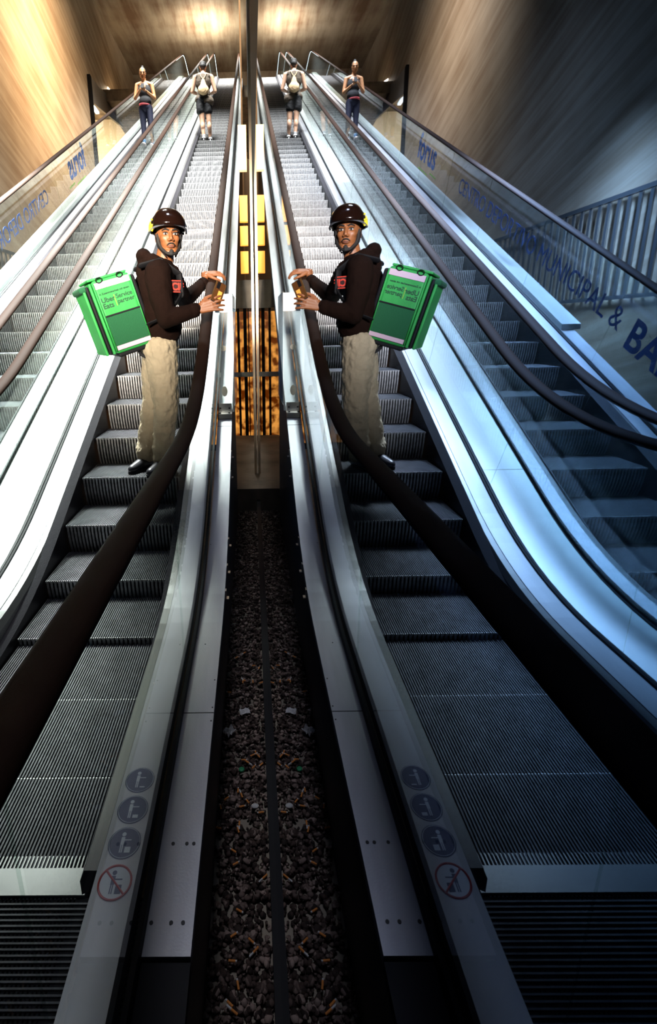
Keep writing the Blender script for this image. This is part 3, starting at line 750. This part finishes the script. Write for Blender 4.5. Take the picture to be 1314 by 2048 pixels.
# visor: smoky shell in front of the helmet
def visor(b):
    n, mrows = 16, 8; g = {}
    for i in range(n+1):
        for j in range(mrows+1):
            a = math.pi*(0.18 + 0.64*i/n); e = math.pi*0.5*(0.02 + 0.72*j/mrows)
            g[i, j] = b.verts.new(hdc + A3 @ Vector((-math.cos(a)*math.cos(e)*0.128, -math.sin(a)*math.cos(e)*0.152+0.010, math.sin(e)*0.128+0.047)))
    for i in range(n):
        for j in range(mrows): b.faces.new((g[i, j], g[i+1, j], g[i+1, j+1], g[i, j+1]))
hb = bmesh.new(); visor(hb); o = finish('visor', hb, M['helmet'], hel, True); so = o.modifiers.new('t', 'SOLIDIFY'); so.thickness = 0.003
M['yellow'] = mat('yellow_green_reflective', (0.75, 0.62, 0.03), 0.4)
for (az, e0, e1, w) in ((2.88, -0.12, 0.30, 0), (3.05, -0.15, 0.40, 0), (3.20, -0.15, 0.20, 0), (2.95, 0.45, 0.52, 0), (2.72, -0.16, -0.02, 0), (2.62, -0.10, 0.10, 0), (2.80, -0.10, 0.22, 0), (2.66, 0.10, 0.16, 0)):
    hb = bmesh.new(); pts = []
    for i in range(7):
        e = e0+(e1-e0)*i/6; a = az + (0.25*i/6)
        pts.append(hdc + A3 @ Vector((math.cos(a)*math.cos(e)*0.119, -math.sin(a)*math.cos(e)*0.139+0.012, math.sin(e)*0.121+0.048)))
    tube(hb, pts, 0.006, 8); finish('reflective_marking', hb, M['yellow'], hel, True)
hb = bmesh.new()
for s in (-1, 1): chain(hb, [HP(s*0.088, 0.005, 0.02), HP(s*0.076, -0.012, -0.06), HP(s*0.03, -0.045, -0.125)], [0.005, 0.005, 0.005])
finish('chin_strap', hb, M['black'], hel, True)
# hoodie
bm = bmesh.new(); RZ = Matrix.Rotation(R(22), 3, 'Z')
ell(bm, che + z_*0.03, (0.135, 0.19, 0.20), RZ); ell(bm, che - z_*0.12, (0.135, 0.175, 0.20), RZ)
ell(bm, pel + z_*0.13 + f_*0.015, (0.150, 0.175, 0.14), RZ)
cap(bm, pel + z_*0.09 + f_*0.02 - r_*0.06, pel + z_*0.09 + f_*0.02 + r_*0.06, 0.125, 0.125, 1.0)
chain(bm, [nek - z_*0.045 + r_*0.03, shR, (shR+elR)/2 + Vector((-0.01, 0, 0)), elR, (elR+wrR)/2, wrR - Vector((0.018, 0, 0.003))], [0.085, 0.086, 0.078, 0.062, 0.054, 0.043])
chain(bm, [nek - z_*0.045 - r_*0.03, shL, elL, wrL - (wrL-elL).normalized()*0.02], [0.085, 0.082, 0.060, 0.044])
hood = blend('hoodie', bm, M['hoodie'], RT, 0.007, 6, 0.6, (0.020, 0.09))
bm = bmesh.new()
chain(bm, [nek + r_*0.085 + z_*0.0 - f_*0.01, nek + r_*0.06 - f_*0.085 + z_*0.02, nek - f_*0.115 + z_*0.015, nek - r_*0.07 - f_*0.07 + z_*0.02, nek - r_*0.085 + z_*0.0], [0.030, 0.042, 0.050, 0.042, 0.030])
chain(bm, [nek - f_*0.11 + z_*0.05, nek - f_*0.135 - z_*0.05], [0.035, 0.05])
ell(bm, nek - f_*0.125 + z_*0.055, (0.05, 0.075, 0.045), RZ)
chain(bm, [nek + r_*0.085, nek + r_*0.05 + f_*0.075 - z_*0.04, nek + f_*0.10 - z_*0.07, nek - r_*0.05 + f_*0.075 - z_*0.04], [0.030, 0.026, 0.022, 0.026])
blend('hood', bm, M['hoodie'], hood, 0.006, 4, 0.6, (0.012, 0.05))
bm = bmesh.new(); cap(bm, nek + f_*0.085 - z_*0.02 + r_*0.02, nek + f_*0.105 - z_*0.075 + r_*0.01, 0.016, 0.012, 0.4, f_); finish('shirt_collar', bm, mat('pale_collar', (0.6, 0.62, 0.65), 0.8), RT, True)
for w, d in ((wrR, (wrR-elR)), (wrL, (wrL-elL))):
    d = d.normalized(); bm = bmesh.new(); tube(bm, [w - d*0.05, w - d*0.03, w - d*0.005, w + d*0.002], [0.045, 0.047, 0.042, 0.034], 20); finish('cuff', bm, M['hoodie'], hood, True)
# trousers
bm = bmesh.new()
ell(bm, pel - z_*0.02, (0.135, 0.165, 0.13), RZ)
chain(bm, [hipR, (hipR+knR)/2, knR, (knR+anR)/2 + Vector((0, 0, 0.02)), anR + z_*0.03], [0.118, 0.105, 0.088, 0.082, 0.080])
chain(bm, [hipL, (hipL+knL)/2, knL, (knL+anL)/2 + Vector((0, 0, 0.02)), anL + z_*0.03], [0.115, 0.100, 0.085, 0.080, 0.076])
tr = blend('trousers', bm, M['chino'], RT, 0.005, 4, 0.6, (0.030, 0.06))
bm = bmesh.new(); cap(bm, pel + r_*0.15 - f_*0.035 + z_*0.02, pel + r_*0.155 + f_*0.0 - z_*0.13, 0.035, 0.026, 0.35, r_)
finish('pocket', bm, mat('brown_pocket', (0.10, 0.045, 0.02), 0.85), tr, True)
# shoes
for an, tdir in ((anL, Vector((-0.42, -0.9, 0))), (anR, Vector((-0.40, -0.92, 0)))):
    td = tdir.normalized(); base = Vector((an.x, an.y, SZ)) + td*0.02
    bm = bmesh.new()
    chain(bm, [base - td*0.07 + z_*0.045, base + td*0.06 + z_*0.045, base + td*0.155 + z_*0.034], [0.042, 0.044, 0.033])
    cap(bm, base - td*0.05 + z_*0.05, base - td*0.03 + z_*0.10, 0.042, 0.042)
    sh = blend('shoe', bm, M['shoe'], RT, 0.005, 3)
    bm = bmesh.new(); n = 24; a_ = []
    sd = Vector((-td.y, td.x, 0))
    for i in range(n):
        t = 2*math.pi*i/n; a_.append(base + td*(0.045 + 0.150*math.cos(t)) + sd*0.048*math.sin(t))
    lo = [bm.verts.new(p + z_*0.0015) for p in a_]; hi = [bm.verts.new(p + z_*0.024) for p in a_]
    bm.faces.new(lo[::-1]); bm.faces.new(hi)
    for i in range(n): bm.faces.new((lo[i], lo[(i+1) % n], hi[(i+1) % n], hi[i]))
    finish('sole', bm, M['dark'], sh)
# chest print
def frame(o, x, y, z):   # matrix from origin and axes
    return Matrix(((x.x, y.x, z.x, o.x), (x.y, y.y, z.y, o.y), (x.z, y.z, z.z, o.z), (0, 0, 0, 1)))
pn = Vector((0.62, -0.78, 0.0)).normalized(); px_ = Vector((0.78, 0.62, 0)).normalized()
po = Vector((-0.575, 3.425, 1.80))
CHEST = (po, px_, pn)
bm = bmesh.new(); box(bm, 0, 0.095, -0.004, 0.004, 0, 0.075)
o = finish('chest_print', bm, mat('print_ground', (0.03, 0.008, 0.008), 0.85), hood); PM = frame(po, px_, -pn, z_); o.matrix_local = PM
M['red_print'] = mat('red_print', (0.62, 0.05, 0.03), 0.8)
for q in ((0, 0.095, 0, 0.006), (0, 0.095, 0.069, 0.075), (0, 0.006, 0, 0.075), (0.089, 0.095, 0, 0.075)):
    b2 = bmesh.new(); box(b2, q[0], q[1], -0.0055, -0.004, q[2], q[3]); finish('print_border', b2, M['red_print'], hood).matrix_local = PM
text_mesh('print_lettering', 'CIF', 0.062, M['red_print'], hood, PM @ Matrix.Translation((0.011, -0.0055, 0.015)) @ Matrix.Rotation(R(90), 4, 'X'), 0.001, 0.002)
bm = bmesh.new(); box(bm, -0.03, -0.012, -0.004, 0.004, 0.03, 0.075); o = finish('white_print', bm, M['white'], hood); PM = frame(po, px_, -pn, z_); o.matrix_local = PM

# ---- phone in the courier's near hand
ph = empty('smartphone', (-0.262, 3.405, 1.790)); tag(ph, "smartphone with a painted amber reflection held in the courier's near hand", 'phone')
ph.rotation_euler = (R(-14), R(27), R(24)); ph.scale = (0.92, 0.92, 0.92)
bm = bmesh.new(); box(bm, -0.037, 0.037, -0.004, 0.004, -0.078, 0.078); o = finish('phone_body', bm, mat('dark_phone', (0.02, 0.02, 0.025), 0.2), ph)
bv = o.modifiers.new('b', 'BEVEL'); bv.width = 0.0035; bv.segments = 3
bm = bmesh.new(); box(bm, -0.034, 0.034, -0.0046, -0.004, -0.074, 0.074); finish('back_cover', bm, mat('bronze_back', (0.30, 0.12, 0.04), 0.2, 0.7), ph)
bm = bmesh.new(); box(bm, -0.028, -0.004, -0.007, -0.0045, 0.022, 0.070); finish('camera_module', bm, M['black'], ph)
for a in (-1, 1):
    bm = bmesh.new(); box(bm, a*0.0375-0.002, a*0.0375+0.002, -0.0052, 0.002, -0.074, 0.074); finish('side_rail', bm, mat('gold_rail', (0.85, 0.45, 0.12), 0.25, 0.9), ph)
bm = bmesh.new(); box(bm, -0.004, 0.026, -0.0055, -0.0045, -0.045, 0.012); finish('amber_reflection', bm, mat('painted_amber', (0.85, 0.42, 0.08), 0.4), ph)  # amber patch painted on the back as a reflection

# ---- insulated delivery bag on the courier's back
bag = empty('delivery_backpack', (-0.965, 3.545, 1.675)); tag(bag, "green insulated delivery backpack with pink bands on the courier's back", 'backpack')
bag.rotation_euler = (0, R(-16), R(26))
M['green'] = mat('bright_green_nylon', (0.025, 0.33, 0.06), 0.65, bump=0.35, bscale=14, var=0.2, vscale=6)
M['green2'] = mat('dark_green_mesh', (0.004, 0.09, 0.028), 0.85, bump=0.4, bscale=240)
M['pink'] = mat('pale_pink_reflective', (0.62, 0.45, 0.52), 0.45)
def rbox(name, a, m, parent, bev=0.012, lab=None):
    bm = bmesh.new(); box(bm, *a); o = finish(name, bm, m, parent, False)
    mo = o.modifiers.new('b', 'BEVEL'); mo.width = bev; mo.segments = 3
    if lab: o['label'] = lab
    return o
Bx, By, Bz = 0.125, 0.19, 0.232
Bgap = 0
core = rbox('bag_shell', (-Bx, Bx, -By, By, -Bz, Bz), M['green'], bag, 0.02)
rbox('back_padding', (Bx, Bx+0.035, -By+0.02, By-0.02, -Bz+0.01, Bz-0.02), M['dark'], bag, 0.015)
for k in range(3):     # layered outer flap
    rbox('outer_layer', (-Bx-0.022-0.022*k, -Bx-0.004-0.022*k, -By+0.004+0.01*k, By-0.01, -Bz+0.005, Bz-0.01-0.012*k), M['green'] if k != 1 else M['dark'], bag, 0.007, 'black inner layer' if k == 1 else None)
rbox('flap_lip', (-Bx-0.085, -Bx-0.03, -By+0.02, By-0.02, Bz-0.055, Bz-0.015), M['green2'], bag, 0.018)
rbox('top_band', (-Bx+0.012, Bx-0.004, -By-0.004, -By+0.002, Bz-0.055, Bz-0.018), M['pink'], core, 0.001)
rbox('bottom_band', (-Bx+0.012, Bx-0.004, -By-0.010, -By+0.002, -Bz+0.022, -Bz+0.050), M['pink'], core, 0.001)
rbox('mesh_pocket', (-Bx+0.012, Bx-0.006, -By-0.008, -By+0.002, -Bz+0.050, 0.008), M['green2'], core, 0.003)
rbox('pocket_trim', (-Bx+0.012, Bx-0.006, -By-0.012, -By+0.002, 0.004, 0.014), M['dark'], core, 0.002)
for xx in (-Bx+0.004, Bx-0.004):
    bm = bmesh.new(); tube(bm, [(xx, -By-0.002, -Bz+0.02), (xx, -By-0.002, Bz-0.02)], 0.006, 8); finish('piping', bm, M['green'], core, True)
rbox('base_pad', (-Bx+0.01, Bx+0.02, -By+0.01, By-0.01, -Bz-0.025, -Bz+0.002), M['dark'], bag, 0.01)
rbox('lid', (-Bx-0.02, Bx-0.01, -By+0.01, By-0.01, Bz, Bz+0.016), M['green'], bag, 0.007)
for xx in (-0.075, 0.06):
    bm = bmesh.new(); pts = [(xx+0.02*math.cos(t*math.pi/6), -By-0.004, Bz-0.005+0.016*math.sin(t*math.pi/6)) for t in range(13)]
    tube(bm, pts, 0.0035, 8, False); finish('d_ring', bm, M['black'], bag, True)
ink = mat('dark_green_ink', (0.005, 0.05, 0.02), 0.6)
RX = Matrix.Rotation(R(90), 4, 'X')
def bt(body, size, x, z, bold=0.0):
    text_mesh('lettering', body, size, ink, core, Matrix.Translation((x, -By-0.0015, z)) @ RX, 0.001, bold)
bt('in Zusammenarbeit mit einem', 0.0165, -0.104, 0.140, 0.0003)
bt('Uber\nEats', 0.043, -0.106, 0.092, 0.0008); bt('Service\npartner', 0.038, -0.008, 0.098, 0.0006)
rbox('divider_line', (-0.0165, -0.0150, -By-0.002, -By, 0.055, 0.125), M['yellow'], core, 0.0002)
Bi = Matrix.LocRotScale(bag.location, bag.rotation_euler, None).inverted()
for s in (1, -1):
    bm = bmesh.new()
    chain(bm, [Bi @ p for p in (nek + r_*0.10*s - f_*0.16 - z_*0.02, nek + r_*0.115*s - f_*0.04 + z_*0.012, nek + r_*0.13*s + f_*0.075 - z_*0.07, nek + r_*0.15*s + f_*0.08 - z_*0.20, nek + r_*0.175*s - f_*0.02 - z_*0.33, nek + r_*0.15*s - f_*0.15 - z_*0.38)], [0.022, 0.022, 0.022, 0.02, 0.014, 0.014], 0.4, None)
    o = finish('shoulder_strap', bm, M['black'], bag, True)
for (x, y) in ((0.02, -0.15), (0.10, -0.12), (0.13, -0.05)):
    bm = bmesh.new(); chain(bm, [(x, y, -Bz-0.01), (x+0.01, y, -Bz-0.05), (x+0.035, y-0.01, -Bz-0.085)], [0.010, 0.012, 0.008], 0.4, (0, 1, 0)); finish('loose_strap', bm, M['dark'], bag, True)

# ---- runner seen from behind, farther up the near escalator
def simple_person(root, base, face, pose, mats, female=False):
    pass
P2 = empty('person', (0, 0, 0)); tag(P2, 'person from behind in sleeveless brown top and black shorts, farther up the near escalator', 'person')
k2 = P_STEP(14.242); c2 = Vector((-1.115, 14.42, k2)); X_ = Vector((1, 0, 0)); Y_ = Vector((0, 1, 0))
def at2(x, y, z): return c2 + Vector((x, y, z))
bm = bmesh.new()
A_, HP2 = head_parts(bm, at2(0.0, 0.06, 1.66), R(180), R(-14))
cap(bm, at2(0, 0.05, 1.58), at2(0, 0, 1.48), 0.055, 0.06)
ell(bm, at2(0, 0, 1.30), (0.17, 0.10, 0.20)); ell(bm, at2(0, 0, 1.02), (0.145, 0.10, 0.16))
for s in (-1, 1):
    sh = at2(s*0.20, 0, 1.42); el = at2(s*0.285, 0.02, 1.13); wr = at2(s*0.13, 0.24, 1.15)
    chain(bm, [at2(s*0.06, 0, 1.46), sh, el, wr], [0.06, 0.062, 0.044, 0.028])
    hand(bm, wr, (-s*0.6, 0.5, 0.2), (0, 0.3, 1), (0, 1, 0), 0.5)
    chain(bm, [at2(s*0.09, 0, 0.92), at2(s*0.085 + 0.02, -0.01, 0.50), at2(s*0.08 + 0.045, 0.03 if s > 0 else -0.04, 0.10)], [0.095, 0.062, 0.040])
    ell(bm, at2(s*0.083 + 0.03, -0.03, 0.36), (0.055, 0.06, 0.11))
blend('body', bm, M['skin_fair'], P2, 0.008, 4)
bm = bmesh.new(); ell(bm, at2(0, 0.045, 1.70), (0.088, 0.10, 0.085)); ell(bm, at2(0, 0.0, 1.66), (0.078, 0.07, 0.07)); blend('hair', bm, M['hair'], P2, 0.009, 3)
M['top2'] = mat('grey_brown_jersey', (0.07, 0.05, 0.033), 0.9, bump=0.3, bscale=60)
bm = bmesh.new(); ell(bm, at2(0, 0, 1.30), (0.195, 0.125, 0.21)); ell(bm, at2(0, 0, 1.05), (0.175, 0.12, 0.19)); cap(bm, at2(-0.11, 0, 0.95), at2(0.13, -0.02, 0.90), 0.11, 0.12)
cap(bm, at2(-0.13, 0, 1.42), at2(0.13, 0, 1.42), 0.075, 0.075)
blend('sleeveless_top', bm, M['top2'], P2, 0.01, 4, 0.6, (0.02, 0.1))
bm = bmesh.new(); cap(bm, at2(-0.07, 0, 0.92), at2(0.09, 0, 0.92), 0.125, 0.125)
for s in (-1, 1): chain(bm, [at2(s*0.085, 0, 0.90), at2(s*0.10, -0.005, 0.70)], [0.118, 0.105])
blend('shorts', bm, mat('black_shorts', (0.008, 0.008, 0.010), 0.8), P2, 0.01, 3, 0.6, (0.02, 0.1))
for s in (-1, 1):
    an = at2(s*0.08 + 0.045, 0.03 if s > 0 else -0.04, 0.10)
    bm = bmesh.new(); cap(bm, an - z_*0.0, an + z_*0.05, 0.044, 0.046); finish('sock', bm, mat('grey_sock', (0.35, 0.35, 0.36), 0.9), P2, True)
    bm = bmesh.new(); chain(bm, [Vector((an.x, an.y-0.05, k2+0.045)), Vector((an.x, an.y+0.08, k2+0.042)), Vector((an.x, an.y+0.17, k2+0.035))], [0.043, 0.043, 0.033]); cap(bm, Vector((an.x, an.y-0.03, k2+0.05)), Vector((an.x, an.y-0.02, k2+0.09)), 0.044, 0.046)
    s_ = blend('sneaker', bm, mat('white_trainer', (0.75, 0.75, 0.74), 0.6), P2, 0.008, 2)
    bm = bmesh.new(); box(bm, an.x-0.042, an.x+0.042, an.y-0.088, an.y-0.075, k2+0.03, k2+0.08); finish('heel_patch', bm, M['black'], s_)
b2 = empty('drawstring_bag', (c2.x+0.005, c2.y-0.155, k2+1.19)); tag(b2, "beige drawstring bag hanging on the back of the person in shorts", 'bag')
M['canvas'] = mat('beige_canvas', (0.62, 0.43, 0.24), 0.9, bump=0.4, bscale=30)
bm = bmesh.new(); ell(bm, (0, 0, -0.09), (0.135, 0.055, 0.115)); chain(bm, [(0, 0, -0.05), (0, 0.01, 0.09), (0, 0.02, 0.14)], [0.10, 0.05, 0.025], 0.45, (0, 1, 0))
blend('sack', bm, M['canvas'], b2, 0.009, 4, 0.6, (0.02, 0.07))
for s in (-1, 1):
    bm = bmesh.new(); chain(bm, [(0, 0.0, 0.13), (s*0.05, 0.03, 0.20), (s*0.09, 0.09, 0.30)], [0.008, 0.008, 0.008]); finish('cord', bm, M['canvas'], b2, True)

# ---- person coming down the far escalator
P3 = empty('person', (0, 0, 0)); tag(P3, 'person in black vest and leggings looking down at both hands on the far escalator', 'person')
k3 = P_STEP(13.842); c3 = Vector((-2.50, 13.98, k3))
def at3(x, y, z): return c3 + Vector((x, y, z))
bm = bmesh.new()
A3b, HP3 = head_parts(bm, at3(-0.02, -0.03, 1.55), R(8), R(16), 0.95)
cap(bm, at3(-0.01, 0, 1.47), at3(0, 0.01, 1.36), 0.050, 0.058)
ell(bm, at3(0, 0, 1.22), (0.145, 0.095, 0.17)); ell(bm, at3(0, 0, 0.98), (0.12, 0.09, 0.15)); ell(bm, at3(0, 0, 0.86), (0.15, 0.11, 0.11))
for s in (-1, 1):
    sh = at3(s*0.175, 0, 1.32); el = at3(s*0.235, -0.03, 1.04); wr = at3(s*0.06 + 0.0, -0.20, 1.13 + (0.04 if s < 0 else 0))
    chain(bm, [at3(s*0.05, 0, 1.36), sh, el, wr], [0.05, 0.052, 0.038, 0.024])
    hand(bm, wr, (-s*0.75, -0.3, 0.35), (0, -1, 0.2), (0, 0, 1), 0.5, 0.95)
    chain(bm, [at3(s*0.08, 0, 0.84), at3(s*0.09 + 0.01, -0.02, 0.46), at3(s*0.09 + 0.01, -0.04 if s < 0 else 0.06, 0.09)], [0.085, 0.055, 0.036])
blend('body', bm, M['skin_tan'], P3, 0.008, 4)
bm = bmesh.new(); ell(bm, at3(-0.02, 0.0, 1.60), (0.082, 0.095, 0.082)); ell(bm, at3(-0.015, 0.04, 1.55), (0.075, 0.06, 0.09)); ell(bm, at3(-0.02, 0.0, 1.69), (0.035, 0.035, 0.03)); blend('hair', bm, M['hair'], P3, 0.008, 3)
for s in (-1, 1):
    feature('eye', lambda b: ell(b, HP3(s*0.031, -0.080, 0.004), (0.012, 0.008, 0.004), A3b), M['iris'], None, P3)
    feature('eyebrow', lambda b: chain(b, [HP3(s*0.014, -0.094, 0.030), HP3(s*0.046, -0.082, 0.032)], [0.003, 0.003]), M['hair'], None, P3)
feature('mouth', lambda b: ell(b, HP3(0, -0.094, -0.066), (0.019, 0.006, 0.006), A3b), M['lip'], None, P3)
M['vest'] = mat('black_vest_cloth', (0.008, 0.008, 0.010), 0.85)
bm = bmesh.new(); ell(bm, at3(0, 0, 1.19), (0.165, 0.112, 0.17)); ell(bm, at3(0, 0, 0.97), (0.15, 0.11, 0.17)); chain(bm, [at3(-0.10, 0, 1.28), at3(-0.105, 0.0, 1.36)], [0.05, 0.035]); chain(bm, [at3(0.10, 0, 1.28), at3(0.105, 0.0, 1.36)], [0.05, 0.035]); blend('vest', bm, M['vest'], P3, 0.009, 3)
lg = mat('navy_leggings', (0.015, 0.018, 0.05), 0.7)
bm = bmesh.new(); ell(bm, at3(0, 0, 0.85), (0.165, 0.122, 0.11))
for s in (-1, 1): chain(bm, [at3(s*0.08, 0, 0.82), at3(s*0.09 + 0.01, -0.02, 0.46), at3(s*0.09 + 0.01, -0.04 if s < 0 else 0.06, 0.17)], [0.095, 0.065, 0.047])
L3 = blend('leggings', bm, lg, P3, 0.009, 3)
bm = bmesh.new(); tube(bm, [at3(0, 0, 0.875), at3(0, 0, 0.905)], [0.170, 0.168], 28, True, 0.76); finish('waistband', bm, mat('coral_purple_band', (0.70, 0.10, 0.12), 0.7), L3, True)
for s in (-1, 1):
    an = at3(s*0.09 + 0.01, -0.04 if s < 0 else 0.06, 0.09)
    bm = bmesh.new(); cap(bm, an + z_*0.02, an + z_*0.07, 0.042, 0.045); finish('sock', bm, mat('blue_sock', (0.05, 0.25, 0.6), 0.9), P3, True)
    bm = bmesh.new(); chain(bm, [Vector((an.x, an.y+0.05, k3+0.045)), Vector((an.x, an.y-0.07, k3+0.042)), Vector((an.x, an.y-0.15, k3+0.035))], [0.042, 0.042, 0.032]); blend('sneaker', bm, mat('white_pink_trainer', (0.80, 0.66, 0.68), 0.6), P3, 0.008, 2)
ph3 = empty('smartphone', tuple(at3(0.0, -0.285, 1.20))); tag(ph3, 'small dark phone held at the chest by the person on the far escalator', 'phone'); ph3.rotation_euler = (R(-35), 0, 0)
bm = bmesh.new(); box(bm, -0.037, 0.037, -0.004, 0.004, -0.075, 0.075); finish('phone_body', bm, M['black'], ph3)
bm = bmesh.new(); box(bm, -0.034, 0.034, 0.004, 0.0046, -0.072, 0.072); finish('screen', bm, mat('phone_screen', (0.02, 0.02, 0.03), 0.1), ph3)
bm = bmesh.new(); pts = [at3(0.075, -0.185, 1.12) + Vector((0.0, 0.029*math.cos(t*math.pi/6), 0.029*math.sin(t*math.pi/6))) for t in range(13)]
tube(bm, pts, 0.008, 8, False); finish('wrist_band', bm, M['black'], P3, True)

# ---------------------------------------------------------------- round pictogram stickers on the near escalator's inner deck
M['navy_vinyl'] = mat('navy_vinyl', (0.02, 0.035, 0.10), 0.5); M['pale_vinyl'] = mat('pale_vinyl', (0.55, 0.58, 0.62), 0.5); M['red_vinyl'] = mat('red_vinyl', (0.40, 0.03, 0.03), 0.5)
for k, Y in enumerate((1.275, 1.173, 1.071, 0.966)):
    zt = P_IN(Y) + 0.0125; bm = bmesh.new()
    tube(bm, [(-0.440, Y, zt), (-0.440, Y, zt+0.0006)], 0.046, 40)
    d = finish('pictogram_sticker', bm, M['pale_vinyl'] if k == 3 else M['navy_vinyl'], escA)
    d['label'] = 'round pale sticker with a red prohibition ring' if k == 3 else 'round navy sticker with a pale figure'
    bm = bmesh.new(); z2 = zt+0.001; fm = M['navy_vinyl'] if k == 3 else M['pale_vinyl']
    x0 = -0.446
    tube(bm, [(x0, Y+0.024, z2), (x0, Y+0.024, z2+0.0004)], 0.006, 14)
    box(bm, x0-0.005, x0+0.005, Y-0.006, Y+0.016, z2, z2+0.0004); box(bm, x0-0.004, x0-0.001, Y-0.028, Y-0.006, z2, z2+0.0004); box(bm, x0+0.001, x0+0.004, Y-0.028, Y-0.006, z2, z2+0.0004)
    box(bm, x0+0.005, x0+0.024, Y+0.006, Y+0.009, z2, z2+0.0004); box(bm, x0+0.010, x0+0.026, Y-0.028, Y-0.024 + 0.006*k, z2, z2+0.0004)
    finish('symbol', bm, fm, d)
    bm = bmesh.new(); tube(bm, [(-0.440+0.0425*math.cos(t*math.pi/20), Y+0.0425*math.sin(t*math.pi/20), z2) for t in range(41)], 0.0030 if k == 3 else 0.001, 6, False)
    if k == 3: tube(bm, [(-0.470, Y+0.030, z2), (-0.410, Y-0.030, z2)], 0.0028, 6)
    finish('ring', bm, M['red_vinyl'] if k == 3 else M['pale_vinyl'], d)

# ---------------------------------------------------------------- fittings of the lit side landing
bm = bmesh.new(); box(bm, -9.1, -8.9, 26.5, 34.5, 14.17, 14.28)
tag(finish('linear_lamp', bm, M['whiteglow']), 'long white linear lamp under the ceiling of the side landing', 'lamp')
for (y, z, lab) in ((29.2, 9.2, 'nearer blue framed poster on the cream wall of the side landing'), (32.8, 10.4, 'farther blue framed poster on the cream wall of the side landing')):
    o = empty('poster', (-10.98, y, z)); tag(o, lab, 'poster')
    bm = bmesh.new(); box(bm, 0, 0.05, -0.75, 0.75, -0.9, 0.9); finish('frame', bm, mat('blue_frame', (0.02, 0.10, 0.32), 0.5), o)
    bm = bmesh.new(); box(bm, 0.05, 0.06, -0.45, 0.45, -0.5, 0.6); finish('sheet', bm, mat('grey_sheet', (0.30, 0.27, 0.24), 0.7), o)
